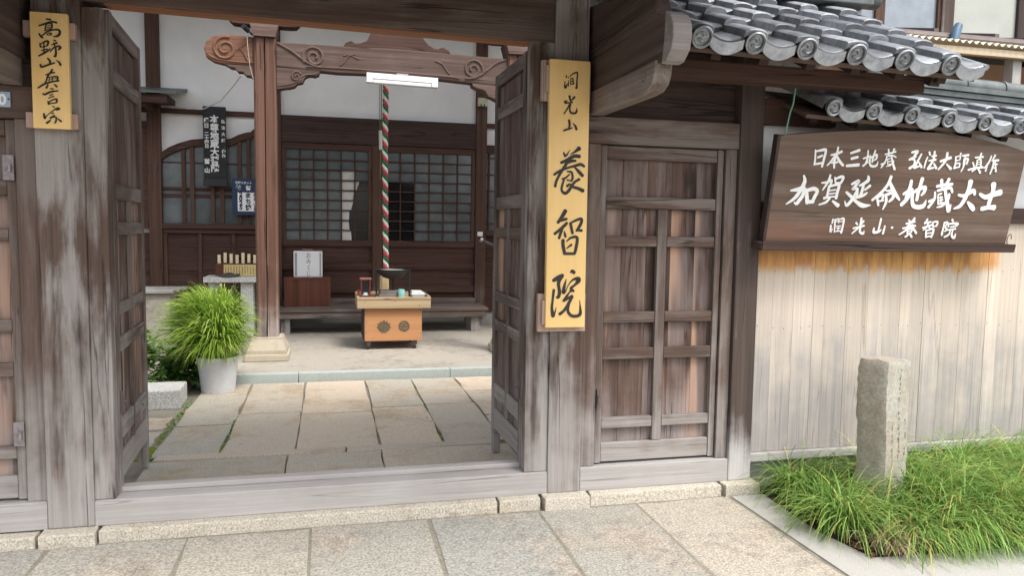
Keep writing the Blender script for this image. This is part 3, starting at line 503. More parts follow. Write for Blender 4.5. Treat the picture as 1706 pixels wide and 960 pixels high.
# end tile rolled over the verge, ridge of stacked flat tiles with a round end
for r in range(5):
    b = MB(); a0, a1 = Ws(3.155, r*.218-.004, .028), Ws(3.155, (r+1)*.218+.02, .012); b.tube([a0, a1], [.014, .012], 10); b.build('verge_tile', TILE, sroof, smooth=True)
rz = Ws(3.1, 1.09, 0)
b = MB()
for k in range(3): b.box(1.45, 3.20, rz.y-.09+.006*k, rz.y+.13, rz.z+.03+.042*k+.03, rz.z+.03+.042*k+.066, bev=.006)
b.build('ridge_stack', TILED, sroof)
b = MB(); b.tube([(1.45, rz.y+.02, rz.z+.205), (3.27, rz.y+.02, rz.z+.185)], .06, 16); b.tube([(3.10, rz.y+.02, rz.z+.13), (3.30, rz.y+.02, rz.z+.13)], .062, 16); b.build('ridge_cap', TILED, sroof, smooth=True)
# roof back slope
b = MB(); b.prism([(rz.y+.02, rz.z+.06), (rz.y+1.0, rz.z-.45), (rz.y+1.0, rz.z-.5), (rz.y+.02, rz.z)], 1.45, 3.2, 'X'); b.build('back_slope', TILE, sroof)
# main roof high over the gate (above the picture, it shades the beams)
mroof, Wm = tile_roof(gate, -1.95, 15, .265, 2.30, 2.66, rad(27), 8, .225, detail=True, name='main_roof_tiles')
sheathing(Wm, -1.98, 2.02, .03, 1.85, -.06, -.015, 'eave_board', W_DARK, mroof)
for k in range(14): u = -1.9+k*.28; sheathing(Wm, u, u+.06, .08, 1.8, -.13, -.061, 'rafter', W_DARK, mroof)
re = Wm(0, 1.82, 0)
b = MB(); b.box(-1.98, 2.02, re.y-.12, re.y+.12, re.z, re.z+.26, bev=.01); b.tube([(-2.0, re.y, re.z+.28), (2.04, re.y, re.z+.28)], .075, 14); b.build('ridge_stack', TILED, mroof)
b = MB(); b.prism([(re.y+.02, re.z+.05), (re.y+.5, re.z-.18), (re.y+.5, re.z-.26), (re.y+.02, re.z-.05)], -1.98, 2.02, 'X'); b.build('back_slope', TILE, mroof)  # unseen slope, cut short so more light reaches the yard
b = MB(); b.box(-1.9, 1.95, 2.72, 2.86, 2.47, 2.62, bev=.01); b.build('purlin', W_DARK, gate)
b = MB(); b.box(-1.9, 1.95, 3.74, 3.9, 2.955, 3.13, bev=.01); b.build('purlin', W_DARK, gate)

# ------------------------------------------------------------------ plank fence with a tiled coping, right of the gate
fence = empty('plank_fence', (3.8, 3.8, 0), 'pale weathered plank fence under a small tiled coping behind the marker stone', 'fence')
b = MB(); fr = random.Random(5); x = 2.30
while x < 7.0:
    w = fr.uniform(.07, .15); b.box(x, x+w-.0014, 3.748+fr.uniform(-.0012, .0012), 3.765, .203, 1.52); x += w
b.build('boards', W_FENCE, fence)
b = MB(); x = 2.33
while x < 5.2:
    for z in (1.235, .915): b.lathe([(.0028, 0), (.002, -.0012), (0, -.0014)], (x, 3.7455, z+fr.uniform(-.012, .012)), 6, 'Y')
    x += fr.uniform(.05, .14)
stuff(b.build('nail_heads', IRON, fence))
b = MB(); b.box(2.30, 7.0, 3.715, 3.79, .155, .2, bev=.004); b.build('bottom_rail', W_SILL, fence)
b = MB(); b.box(2.30, 7.0, 3.72, 3.80, 1.522, 1.615, bev=.004); b.build('middle_rail', W_DARK, fence)
b = MB(); b.box(2.30, 7.0, 3.76, 3.84, 1.616, 2.12); b.build('plaster_panel', PLASTER, fence)
b = MB(); b.box(2.30, 7.0, 3.78, 3.83, -.02, .154); b.build('footing', S_CONC, fence)
b = MB()
for xx in (4.35, 5.7, 6.9): b.box(xx, xx+.1, 3.73, 3.85, 1.616, 2.1, bev=.004)
b.build('stud', W_DARKZ, fence)
croof, Wc = tile_roof(fence, 2.525, 15, .236, 3.45, 2.075, rad(24), 2, .2, tilt=.035, hump=.053)
sheathing(Wc, 2.4, 6.1, .02, .5, -.05, -.03, 'eave_board', W_KBEAM, croof)
for k in range(14): u = 2.5+k*.25; sheathing(Wc, u, u+.045, .12, .45, -.1, -.051, 'rafter', W_DARK, croof)
r0, r1 = Wc(3.02, .40, 0), Wc(6.0, .40, 0)
b = MB()
for k in range(3):
    for u0, u1 in ((2.9, 6.1),):
        a, c = Wc(u0, .41, .02+.036*k), Wc(u1, .41, .02+.036*k)
        v = [(a.x, a.y-.055, a.z), (c.x, c.y-.055, c.z), (c.x, c.y+.2, c.z), (a.x, a.y+.2, a.z)]
        vv = [b.bm.verts.new(Vector(q)) for q in v]+[b.bm.verts.new(Vector(q)+Vector((0, 0, .028))) for q in v]
        for f in ((3, 2, 1, 0), (4, 5, 6, 7), (0, 1, 5, 4), (1, 2, 6, 5), (2, 3, 7, 6), (3, 0, 4, 7)): b.bm.faces.new([vv[i] for i in f])
b.build('ridge_stack', TILED, croof)
b = MB(); a, c = Wc(3.0, .46, .135), Wc(6.1, .46, .135); a.y += .04; c.y += .04; b.tube([a, c], .05, 14)
for k in range(11):
    q = a.lerp(c, (k+.5)/11); b.tube([q, q+(c-a).normalized()*.02], .056, 14)
b.build('ridge_cap', TILED, croof, smooth=True)

# plain plank wall continuing left of the gate
lw = empty('plank_wall', (-4.2, 3.8, 0), 'dark plank wall continuing the street front left of the gate', 'fence')
b = MB(); x = -2.26
while x > -7: w = fr.uniform(.12, .2); b.box(x-w+.0015, x, 3.76, 3.775, .2, 1.95); x -= w
b.build('boards', W_PANEL, lw)
b = MB(); b.box(-7, -2.25, 3.74, 3.82, .15, .199, bev=.004); b.build('bottom_rail', W_SILL, lw)
b = MB(); b.box(-7, -2.25, 3.74, 3.82, 1.951, 2.05, bev=.004); b.build('top_rail', W_BEAM, lw)
b = MB(); b.box(-7, -2.25, 3.78, 3.83, -.02, .149); b.build('footing', S_CONC, lw)
b = MB(); b.prism([(3.5, 2.03), (3.5, 2.06), (3.79, 2.2), (4.08, 2.06), (4.08, 2.03), (3.79, 2.15)], -7, -2.25, 'X'); b.build('coping', TILED, lw)
# ------------------------------------------------------------------ lettering
def text_verts(s, size, bold=0.0):
    c = bpy.data.curves.new('t', 'FONT'); c.body = s; c.size = size; c.offset = bold; c.align_x = 'CENTER'; c.align_y = 'CENTER'; c.resolution_u = 3
    o = bpy.data.objects.new('t', c); COL.objects.link(o); bpy.context.view_layer.update()
    me = o.to_mesh(); vs_ = [v.co.copy() for v in me.vertices]; fs = [tuple(p.vertices) for p in me.polygons]
    o.to_mesh_clear(); bpy.data.objects.remove(o); bpy.data.curves.remove(c); return vs_, fs
def put_text(mb, s, size, cx, cz, y, bold=0.0, sx=1.0, rot=0.0):
    """letters facing -Y, centred on (cx, cz)"""
    vs_, fs = text_verts(s, size, bold)
    if not vs_: return
    ax = (min(v.x for v in vs_)+max(v.x for v in vs_))/2; az = (min(v.y for v in vs_)+max(v.y for v in vs_))/2
    R_ = Matrix.Rotation(rot, 2)
    nv = []
    for v in vs_:
        q = R_ @ Vector(((v.x-ax)*sx, v.y-az)); nv.append(mb.bm.verts.new((cx+q.x, y, cz+q.y)))
    for f in fs:
        try: mb.bm.faces.new([nv[i] for i in f])
        except ValueError: pass
def brush(mb, data, P, thick=.0018, wmul=1.0):
    """brush strokes: triples u v width in tenths of a millimetre; P(u, v, d) maps to the board, d outwards"""
    for si, stroke in enumerate(data.split('|')):
        a = [int(x) for x in stroke.split()]; pts = [(a[i]*1e-4, a[i+1]*1e-4, a[i+2]*1e-4*.5*wmul) for i in range(0, len(a), 3)]
        q = []
        n = len(pts)
        for i in range(n-1):
            p0, p1, p2, p3 = pts[max(i-1, 0)], pts[i], pts[i+1], pts[min(i+2, n-1)]
            for k in range(7):
                t = k/7
                q.append(tuple(.5*((2*p1[j])+(-p0[j]+p2[j])*t+(2*p0[j]-5*p1[j]+4*p2[j]-p3[j])*t*t+(-p0[j]+3*p1[j]-3*p2[j]+p3[j])*t**3) for j in range(3)))
        q.append(pts[-1])
        L, R_ = [], []
        d = thick+si*.000045
        for i, (u, v, w) in enumerate(q):
            w = max(w, .0006); A, B_ = q[max(i-1, 0)], q[min(i+1, len(q)-1)]
            tx, ty = B_[0]-A[0], B_[1]-A[1]; l = math.hypot(tx, ty) or 1; tx /= l; ty /= l
            L.append((u-ty*w, v+tx*w)); R_.append((u+ty*w, v-tx*w))
            if i == 0: t0 = (tx, ty, w)
            if i == len(q)-1: t1 = (tx, ty, w)
        def cap(c, t, s):
            u, v, _ = c; tx, ty, w = t; out = []
            for k in range(1, 5):
                a_ = math.pi*k/5
                out.append((u+s*(-ty*w*math.cos(a_)*1)+s*(tx*w*math.sin(a_)*.75), v+s*(tx*w*math.cos(a_))+s*(ty*w*math.sin(a_)*.75)))
            return out
        c1 = cap(q[-1], t1, 1); c0 = cap(q[0], t0, -1)
        bm = mb.bm
        VL = [bm.verts.new(P(u, v, d)) for u, v in L]; VR = [bm.verts.new(P(u, v, d)) for u, v in R_]
        for i in range(len(L)-1):
            bm.faces.new((VL[i], VR[i], VR[i+1], VL[i+1]))
        V1 = [bm.verts.new(P(u, v, d)) for u, v in c1]; bm.faces.new([VL[-1]]+V1+[VR[-1]])
        V0 = [bm.verts.new(P(u, v, d)) for u, v in c0]; bm.faces.new([VR[0]]+V0+[VL[0]])
        loop = [v for v in VL]+V1+VR[::-1]+V0
        # walls down to the board
        low = [bm.verts.new(v.co+(P(0, 0, 0)-P(0, 0, d))*.97) for v in loop]
        for i in range(len(loop)): j = (i+1) % len(loop); bm.faces.new((loop[i], loop[j], low[j], low[i]))

# ------------------------------------------------------------------ the three painted boards
sg = empty('name_board', (1.165, 3.66, .95), 'tall golden vertical board with large black brush characters hung on the right gate post', 'sign')
MB().box(1.061, 1.269, 3.63, 3.662, .95, 2.284, bev=.003).build('board', W_GOLD, sg)
b = MB(); 
for k_ in STROKES_GOLD_RIGHT: b = MB(); brush(b, STROKES_GOLD_RIGHT[k_], lambda u, v, d: Vector((1.185+u, 3.6295-d, 1.60+v))); b.build('lettering', INK, sg)
for z0, z1 in ((2.085, 2.285), (.925, 1.12)):
    o = MB().box(1.03, 1.285, 3.665, 3.698, z0, z1, bev=.003).build('mount_block', W_BLOCK, sg)
    MB().box(1.046, 1.07, 3.64, 3.664, z0+.04, z1-.03, bev=.003).build('wedge', W_BLOCK, o)
sg = empty('sect_board', (-1.147, 3.66, 1.845), 'short golden vertical board with thin black brush characters hung on the left gate post', 'sign')
MB().box(-1.219, -1.075, 3.64, 3.665, 1.846, 2.331, bev=.003).build('board', W_GOLD, sg)
b = MB(); 
for k_ in STROKES_GOLD_LEFT: b = MB(); brush(b, STROKES_GOLD_LEFT[k_], lambda u, v, d: Vector((-1.165+u, 3.6395-d, 2.09+v))); b.build('lettering', INK, sg)
for z0, z1 in ((2.232, 2.3), (1.85, 1.915)): MB().box(-1.256, -1.055, 3.667, 3.699, z0, z1, bev=.003).build('mount_block', W_BLOCK, sg)

TILT = math.atan2(.11, .58)
bs = empty('hanging_board', (3.12, 3.62, 1.38), 'wide dark wooden board with arched top and white brush characters on the plank fence', 'sign', rot=(TILT, 0, 0))
top = [(-.845, .581), (-.78, .588), (-.64, .603), (-.498, .616), (-.31, .629), (-.131, .635), (.1, .635), (.27, .625), (.424, .609), (.58, .588), (.735, .555)]
b = MB(); b.prism([(.732, .02), (-.845, .02)]+top, 0, .035, 'Y', bev=.004); b.build('board', W_SIGN, bs, local=True)
b = MB(); 
for k_ in STROKES_BROWN: b = MB(); brush(b, STROKES_BROWN[k_], lambda u, v, d: Vector((u, -.0005-d, v)), wmul=1.1); b.build('lettering', WHITE, bs, local=True)
b = MB(); b.prism([(-.862, .02), (-.847, .02), (-.847, .585), (-.862, .583)], -.004, .04, 'Y'); b.build('edge_strip', W_DARKZ, bs, local=True)
b = MB(); b.box(-.89, .765, -.035, .06, -.024, .018, bev=.005); b.box(-.885, .76, -.046, -.036, -.02, .028, bev=.003); b.build('ledge', W_DARK, bs, local=True)
b = MB(); b.tube([(.75+.014*math.cos(t), .0, .05+.03*math.sin(t)) for t in [i*.4 for i in range(13)]], .0025, 6); b.build('wire_loop', RUST, bs, local=True)

pl = empty('number_plate', (-1.40, 3.70, 1.936), 'small pale blue enamel plate with white digit on the left side lintel', 'plate')
MB().box(-1.47, -1.324, 3.702, 3.708, 1.936, 2.001, bev=.002).build('plate', plain('plate_enamel', (.3, .4, .5), .3, .5, var=.1), pl)
b = MB(); put_text(b, '0', .062, -1.354, 1.968, 3.7005, bold=.002); b.build('lettering', WHITE, pl)
b = MB(); b.lathe([(.0035, 0), (.0035, .003)], (-1.33, 3.699, 1.97), 10, 'Y'); b.build('screw', IRON, pl)

# ------------------------------------------------------------------ temple hall
hall = empty('temple_hall', (0, 10.1, 0), 'dark timber temple hall with white plaster, lattice doors and carved porch beam beyond the gate', 'building')
MB().box(-6.0, 3.3, 10.12, 10.4, .3, 6.0).build('plaster_wall', PLASTER, hall)
MB().box(-6.0, 3.3, 10.11, 10.5, 0, .3).build('foundation', S_CONC, hall)
MB().box(3.3, 3.5, 10.12, 16, 0, 6.0).build('side_wall', PLASTER, hall)
for x0, x1 in ((-2.135, -1.985), (-.66, -.58), (1.925, 2.07), (-4.3, -4.15), (3.14, 3.3)):
    MB().box(x0, x1, 10.03, 10.119, .25, 5.8, bev=.004).build('pillar', W_HALLZ, hall)
MB().box(-.578, 1.924, 10.045, 10.118, 2.50, 2.835, bev=.004).build('head_beam', W_DARK, hall)
for a, b_ in ((-1.984, -.662), (-4.14, -2.137), (2.072, 3.13)): MB().box(a, b_, 10.07, 10.118, 2.79, 2.85, bev=.003).build('tie_rail', W_HALL, hall)
# two lattice doors
def lattice_door(x0, x1, nc, clear_c, paper=None):
    d = MB(); d.box(x0, x1, 10.098, 10.117, .50, 2.495); root = d.build('lattice_door', W_HALL, hall)
    zt, zb, zmt = 2.42, 1.262, 2.495
    MB().box(x0, x1, 10.062, 10.097, zt, zmt, bev=.003).build('door_rail', W_HALL, root)
    for a, c in ((1.178, zb), (.875, .96), (.57, .65)): MB().box(x0+.002, x1-.002, 10.06, 10.097, a, c, bev=.004).build('door_rail', W_HALL, root)
    for a, c in ((.652, .873), (.962, 1.176)): MB().box(x0+.05, x1-.05, 10.085, 10.097, a, c).build('lower_panel', W_HALL, root)
    b = MB(); b.box(x0+.002, x1-.002, 10.052, 10.059, .907, .925); b.build('moulding', W_HALL, root)
    for a in (x0, x1-.05): MB().box(a, a+.05, 10.064, 10.097, zb, zt).build('door_stile', W_HALLZ, root)
    g0, g1 = x0+.05, x1-.05
    k = MB()
    for i in range(1, nc): u = g0+(g1-g0)*i/nc; k.box(u-.0085, u+.0085, 10.068, 10.09, zb, zt)
    for j in range(1, 9): u = zb+(zt-zb)*j/9; k.box(g0, g1, 10.071, 10.0925, u-.0075, u+.0075)
    k.build('lattice', W_HALL, root)
    fr_, cl_, pa_ = MB(), MB(), MB()
    for i in range(nc):
        for j in range(9):
            u0, u1 = g0+(g1-g0)*i/nc, g0+(g1-g0)*(i+1)/nc; v0, v1 = zb+(zt-zb)*j/9, zb+(zt-zb)*(j+1)/9
            tgt = cl_ if (i in clear_c and j < 6) else fr_
            if paper and (i, j) in paper: continue
            tgt.box(u0+.001, u1-.001, 10.0935, 10.0965, v0+.001, v1-.001)
    fr_.build('frosted_pane', GLASS, root)
    if paper:
        for i, j in paper:
            u0, u1 = g0+(g1-g0)*i/nc, g0+(g1-g0)*(i+1)/nc; v0, v1 = zb+(zt-zb)*j/9, zb+(zt-zb)*(j+1)/9
            t0 = .86 if j > 4 else 1.0
            fr = paper[(i, j)]
            pa_.prism([(u0, v0), (u0+(u1-u0)*fr[0], v0), (u0+(u1-u0)*fr[1], v1), (u0, v1)], 10.0935, 10.0965, 'Y')
            cl_.prism([(u0+(u1-u0)*fr[0]+.001, v0), (u1, v0), (u1, v1), (u0+(u1-u0)*fr[1]+.001, v1)], 10.0935, 10.0965, 'Y')
        pa_.build('pale_pane', PAPER, root)  # pale slanted shape coloured into the panes
    cl_.build('dark_interior_pane', DARK_PANE, root)
    return root
pp = {(4, 6): (.97, .98), (4, 5): (.93, .97), (4, 4): (.85, .95), (4, 3): (.7, .9), (4, 2): (.55, .6), (4, 1): (.6, .55), (4, 0): (.75, .7), (5, 5): (.1, .35)}
lattice_door(-.578, .556, 6, (5,), pp)
MB().box(.557, .679, 10.05, 10.118, .50, 2.498, bev=.004).build('door_post', W_HALLZ, hall)
lattice_door(.68, 1.922, 6, (0, 1))
MB().box(-.578, 1.924, 9.99, 10.118, .42, .498, bev=.006).build('door_sill', W_BENCH, hall)
# cusped window left of the doors
cv = [(-1.983, 2.30), (-1.891, 2.367), (-1.774, 2.422), (-1.635, 2.468), (-1.496, 2.485), (-1.321, 2.485), (-1.18, 2.498), (-1.087, 2.55), (-1.0, 2.58), (-.943, 2.59), (-.885, 2.645), (-.8, 2.72), (-.664, 2.78)]
win = MB().prism([(-.664, 1.45), (-1.983, 1.45)]+cv, 10.098, 10.117, 'Y').build('cusped_window', GLASS, hall)
b = MB()
for (x0, z0), (x1, z1) in zip(cv, cv[1:]): b.prism([(x0, z0-.075), (x1, z1-.075), (x1, z1+.01), (x0, z0+.01)], 10.04, 10.10, 'Y')
bmesh.ops.remove_doubles(b.bm, verts=b.bm.verts, dist=.0005); b.build('window_frame', W_HALL, win)
b = MB()
def ctop(x):
    for (x0, z0), (x1, z1) in zip(cv, cv[1:]):
        if x0 <= x <= x1: return z0+(z1-z0)*(x-x0)/(x1-x0)
    return 2.6
for x0, x1 in ((-1.758, -1.712), (-1.661, -1.614), (-1.423, -1.377), (-1.317, -1.27), (-1.104, -1.058), (-.996, -.95), (-.76, -.715)): b.box(x0, x1, 10.055, 10.085, 1.45, ctop((x0+x1)/2)-.07)
b.build('window_bar', W_HALLZ, win)
b = MB()
for z0, z1 in ((1.85, 1.895), (1.768, 1.813), (2.19, 2.205)): b.box(-1.98, -.664, 10.086, 10.0965, z0, z1)
b.build('window_rail', W_HALL, win)
MB().box(-1.983, -.664, 10.02, 10.118, 1.385, 1.448, bev=.005).build('window_sill', W_HALL, win)
MB().box(-1.983, -.664, 10.05, 10.118, 1.33, 1.384).build('wall_rail', W_HALL, hall)
b = MB()
for i in range(6): z = .30+i*.172; b.box(-1.983, -.664, 10.09, 10.115, z, z+.168)
b.build('wainscot', W_HALL, hall)
b = MB()
for a in (-1.982, -1.583, -1.186, -.79): b.box(a, a+.045, 10.062, 10.089, .30, 1.329, bev=.003)
b.build('wainscot_stile', W_HALLZ, hall)
# right of the doors
w2 = MB().box(2.075, 3.13, 10.10, 10.117, 1.42, 2.45).build('side_window', GLASS, hall)
b = MB()
for k in range(7): u = 2.1+k*.17; b.box(u, u+.022, 10.07, 10.09, 1.42, 2.45)
for k in range(5): u = 1.5+k*.22; b.box(2.075, 3.13, 10.085, 10.099, u, u+.016)
b.box(2.075, 3.13, 10.05, 10.1, 2.451, 2.56); b.box(2.075, 3.13, 10.03, 10.1, 1.34, 1.419); b.build('window_frame', W_HALL, w2)
b = MB()
for i in range(6): z = .30+i*.172; b.box(2.075, 3.13, 10.09, 10.115, z, z+.168)
b.build('wainscot', W_HALL, hall)
# left of the corner pillar: small window under a hood
w3 = MB().box(-3.3, -2.15, 10.098, 10.117, 1.46, 2.60).build('side_window', GLASS, hall)
b = MB(); b.box(-3.36, -2.14, 10.05, 10.1, 2.601, 2.68); b.box(-3.36, -2.14, 10.03, 10.1, 1.38, 1.459); b.box(-2.215, -2.14, 10.06, 10.096, 1.46, 2.6); b.box(-3.36, -2.14, 10.07, 10.095, 2.02, 2.05); b.build('window_frame', W_HALL, w3)
b = MB()
for i in range(6): z = .30+i*.172; b.box(-4.14, -2.14, 10.09, 10.115, z, z+.172-.004)
b.build('wainscot', W_HALL, hall)
b = MB(); b.prism([(9.45, 2.93), (9.45, 2.955), (10.115, 3.10), (10.115, 3.06)], -3.6, -1.68, 'X', bev=.004); hd = b.build('window_hood', plain('hood_metal', (.12, .135, .13), .5, .4, .2), hall)
b = MB(); b.box(-3.55, -1.80, 9.50, 9.57, 2.83, 2.925, bev=.004); b.box(-3.55, -1.80, 9.59, 10.0, 2.87, 2.93)
for u in (-3.3, -2.7, -2.1): b.box(u, u+.06, 9.571, 10.05, 2.80, 2.868)
b.build('hood_frame', W_HALL, hd)
# eaves over the porch (above the picture), set high and far back to let light onto the wall
b = MB(); b.prism([(7.5, 4.62), (7.5, 4.70), (10.6, 5.95), (10.6, 5.85)], -5, 4, 'X'); b.build('eaves', W_DARK, hall)
b = MB()
for k in range(20): u = -4.9+k*.45; b.prism([(7.55, 4.54), (7.55, 4.635), (10.6, 5.84), (10.6, 5.75)], u, u+.07, 'X')
b.build('rafter', W_HALL, hall)
# porch pillars: a square post with a drying crack, on a two-stage stone base
for cx in (-.5875, 1.9):
    w = .102; y0 = 7.70
    p = [(cx-w+.015, y0), (cx-.006, y0), (cx-.001, y0+.05), (cx+.005, y0), (cx+w-.015, y0), (cx+w, y0+.015), (cx+w, y0+.2), (cx-w, y0+.2), (cx-w, y0+.015)]
    pil = MB().prism(p, .345, 3.23, 'Z').build('porch_pillar', W_KOHAI, hall)
    b = MB(); b.box(cx-.21, cx+.205, 7.575, 8.02, .12, .19, bev=.012); b.build('plinth', S_PLINTH, pil)
    b = MB()
    A = [(cx-.185, 7.60), (cx+.185, 7.60), (cx+.185, 7.99), (cx-.185, 7.99)]; B2 = [(cx-.145, 7.645), (cx+.145, 7.645), (cx+.145, 7.955), (cx-.145, 7.955)]
    lv = [(A, .191), (A, .225), (B2, .33), (B2, .346)]; rg = [[b.bm.verts.new((x, y, z)) for x, y in q] for q, z in lv]
    for q, r_ in zip(rg, rg[1:]):
        for k in range(4): b.bm.faces.new((q[k], q[(k+1) % 4], r_[(k+1) % 4], r_[k]))
    b.bm.faces.new(rg[-1]); b.bm.faces.new(rg[0][::-1]); b.build('base_stone', S_PLINTH, pil)
    b = MB(); b.prism([(cx-.13, 3.345), (cx-.10, 3.232), (cx+.10, 3.232), (cx+.13, 3.345)], 7.665, 7.935, 'Y', bev=.004); b.build('bearing_block', W_KBEAM, pil)
    b = MB(); b.prism([(cx-.335, 3.43), (cx-.325, 3.385), (cx-.29, 3.352), (cx-.22, 3.347), (cx+.22, 3.347), (cx+.29, 3.352), (cx+.325, 3.385), (cx+.335, 3.43)], 7.72, 7.88, 'Y', bev=.006); b.build('bracket_arm', W_HALL, pil)
MB().box(-1.5, 3.0, 7.72, 7.88, 3.432, 3.62, bev=.006).build('porch_purlin', W_HALL, hall)
kb_ = MB(); kb_.prism([(-.485, 2.968), (-.2, 2.958), (.1, 2.945), (.4, 2.952), (.66, 2.962), (.95, 2.952), (1.25, 2.935), (1.55, 2.92), (1.797, 2.915), (1.797, 3.19), (1.4, 3.20), (.66, 3.215), (.1, 3.205), (-.485, 3.20)], 7.725, 7.875, 'Y', bev=.012)
beam = kb_.build('carved_beam', W_KBEAM, hall)
def spiral(cx, cz, r, turns, a0, sgn=1, n=40, y=7.7225): return [(cx+r*(1-.8*i/n)*math.cos(a0+sgn*turns*2*math.pi*i/n), y, cz+r*(1-.8*i/n)*math.sin(a0+sgn*turns*2*math.pi*i/n)) for i in range(n+1)]
def bez(*p, y=7.7225, n=14):
    out = []
    for i in range(n+1):
        t = i/n; q = [Vector(k) for k in p]
        while len(q) > 1: q = [q[j].lerp(q[j+1], t) for j in range(len(q)-1)]
        out.append((q[0].x, y, q[0].y))
    return out
sc = MB()
sc.tube(spiral(-.13, 3.08, .108, 1.7, -2.6, -1), .0125, 8); sc.tube(bez((-.47, 3.19), (-.3, 3.1), (-.33, 3.14), (-.22, 2.985), (-.06, 2.985)), .0125, 8)
sc.tube(bez((.12, 3.02), (.18, 3.05), (.16, 3.12), (.26, 3.13)), .008, 6); sc.tube(bez((.15, 3.11), (.22, 3.14), (.24, 3.1), (.3, 3.09)), .006, 6)
sc.tube(spiral(1.44, 3.06, .108, 1.7, -.5, 1), .0125, 8); sc.tube(bez((1.78, 3.18), (1.6, 3.12), (1.64, 3.1), (1.52, 2.96), (1.36, 2.965)), .0125, 8)
sc.tube(bez((1.2, 3.0), (1.13, 3.05), (1.16, 3.1), (1.05, 3.12)), .008, 6); sc.tube(bez((-.2, 2.985), (.3, 2.99), (.9, 2.99), (1.3, 2.965)), .009, 8)
sc.build('scroll_carving', W_KBEAM, beam)
ns = MB(); ns.prism([(-.69, 3.233), (-.80, 3.243), (-.94, 3.243), (-1.045, 3.222), (-1.109, 3.173), (-1.137, 3.10), (-1.117, 3.024), (-1.05, 2.984), (-.96, 2.965), (-.69, 2.965)], 7.735, 7.865, 'Y', bev=.014)
nose = ns.build('carved_nosing', wood('nosing_timber', 'X', (.11, .05, .03), (.25, .125, .08), (.28, .22, .19), 0, None, .5), hall)
s2 = MB(); s2.tube(spiral(-.945, 3.105, .115, 1.8, 1.2, 1, y=7.732), .0125, 8); s2.tube(bez((-.82, 3.12), (-.74, 3.06), (-.78, 3.0), (-.7, 2.99), y=7.732), .007, 6); s2.tube(bez((-.84, 3.1), (-.76, 3.16), (-.74, 3.2), (-.7, 3.2), y=7.732), .006, 6); s2.tube(bez((-1.1, 3.05), (-1.05, 2.99), (-.9, 2.985), (-.7, 2.99), y=7.732), .006, 6)
s2.build('scroll_carving', nose.data.materials[0], nose)
def lobed(pts, name, y0=7.73, y1=7.87):
    return MB().prism(pts, y0, y1, 'Y', bev=.008).build(name, W_KBEAM, hall)
lobed([(-.69, 2.962), (-.95, 2.962), (-.90, 2.935), (-.865, 2.935), (-.835, 2.90), (-.79, 2.9), (-.76, 2.868), (-.72, 2.865), (-.69, 2.84)], 'carved_bracket')
br = lobed([(-.484, 2.965), (-.075, 2.955), (-.085, 2.918), (-.12, 2.90), (-.16, 2.905), (-.20, 2.895), (-.225, 2.87), (-.24, 2.835), (-.29, 2.82), (-.315, 2.79), (-.36, 2.775), (-.41, 2.77), (-.484, 2.75)], 'carved_bracket')
s3 = MB(); s3.tube(spiral(-.3, 2.885, .05, 1.5, .5, 1, y=7.728), .0095, 8); s3.tube(bez((-.47, 2.785), (-.36, 2.80), (-.3, 2.83), (-.25, 2.86), y=7.728), .006, 6); s3.tube(bez((-.25, 2.88), (-.2, 2.93), (-.15, 2.9), (-.1, 2.93), y=7.728), .006, 6); s3.build('scroll_carving', W_KBEAM, br)
lobed([(1.797, 2.913), (1.43, 2.925), (1.44, 2.895), (1.49, 2.872), (1.54, 2.865), (1.575, 2.845), (1.60, 2.80), (1.65, 2.785), (1.70, 2.76), (1.75, 2.76), (1.797, 2.72)], 'carved_bracket')
MB().prism([(.147, 3.206), (.17, 3.245), (.222, 3.265), (.26, 3.245), (.31, 3.25), (.377, 3.275), (.40, 3.33), (.44, 3.43), (.90, 3.43), (.94, 3.33), (.986, 3.278), (1.04, 3.25), (1.08, 3.245), (1.13, 3.265), (1.19, 3.24), (1.21, 3.206)], 7.74, 7.86, 'Y', bev=.008).build('frog_leg_strut', W_HALL, hall)

def tagone(o, l, c, g_=None): return tag(o, l, c, g_)
# things hung on the hall
ob = empty('votive_board', (-1.35, 10.0, 1.91), 'narrow black hanging board with white characters over the cusped window', 'sign')
MB().box(-1.487, -1.222, 9.97, 9.992, 1.912, 2.882, bev=.003).build('board', plain('black_board', (.022, .024, .028), .6, .3, var=.3), ob)
MB().box(-1.49, -1.212, 9.93, 9.969, 1.912, 2.0, bev=.003).build('ledge', plain('black_ledge', (.035, .036, .04), .6, .3), ob)
b = MB(); z = 2.73
for ch in '本尊地蔵大菩薩': put_text(b, ch, .102, -1.357, z, 9.9685, bold=.0035, sx=1.0); z -= .1
z = 2.715
for ch in '縁日': put_text(b, ch, .062, -1.447, z, 9.9685, bold=.002); z -= .068
z -= .03
for ch in '二十四日': put_text(b, ch, .052, -1.447, z, 9.9685, bold=.0018); z -= .05
put_text(b, '當', .066, -1.447, 2.215, 9.9685, bold=.0025); put_text(b, '山', .066, -1.447, 2.105, 9.9685, bold=.0025)
z = 2.705
for ch in '弘法大師': put_text(b, ch, .048, -1.254, z, 9.9685, bold=.0012); z -= .077
z -= .035
for ch in '御作': put_text(b, ch, .048, -1.254, z, 9.9685, bold=.0012); z -= .075
b.build('lettering', WHITE, ob)
pb = empty('blue_poster', (-1.02, 10.0, 1.56), 'navy blue poster with white printed characters half hidden behind the porch pillar', 'poster')
MB().box(-1.163, -.80, 9.99, 9.998, 1.565, 2.018).build('sheet', plain('navy_print', (.018, .035, .09), .5, .4, var=.15), pb)
MB().box(-1.1, -.84, 9.986, 9.9895, 1.612, 1.845).build('white_panel', WHITE, pb)
b = MB()
put_text(b, '登録スポット', .033, -1.03, 1.965, 9.989, bold=.0008); put_text(b, '養', .06, -1.09, 1.903, 9.989, bold=.003); put_text(b, '智', .06, -.975, 1.903, 9.989, bold=.003); put_text(b, '院', .06, -.86, 1.903, 9.989, bold=.003)
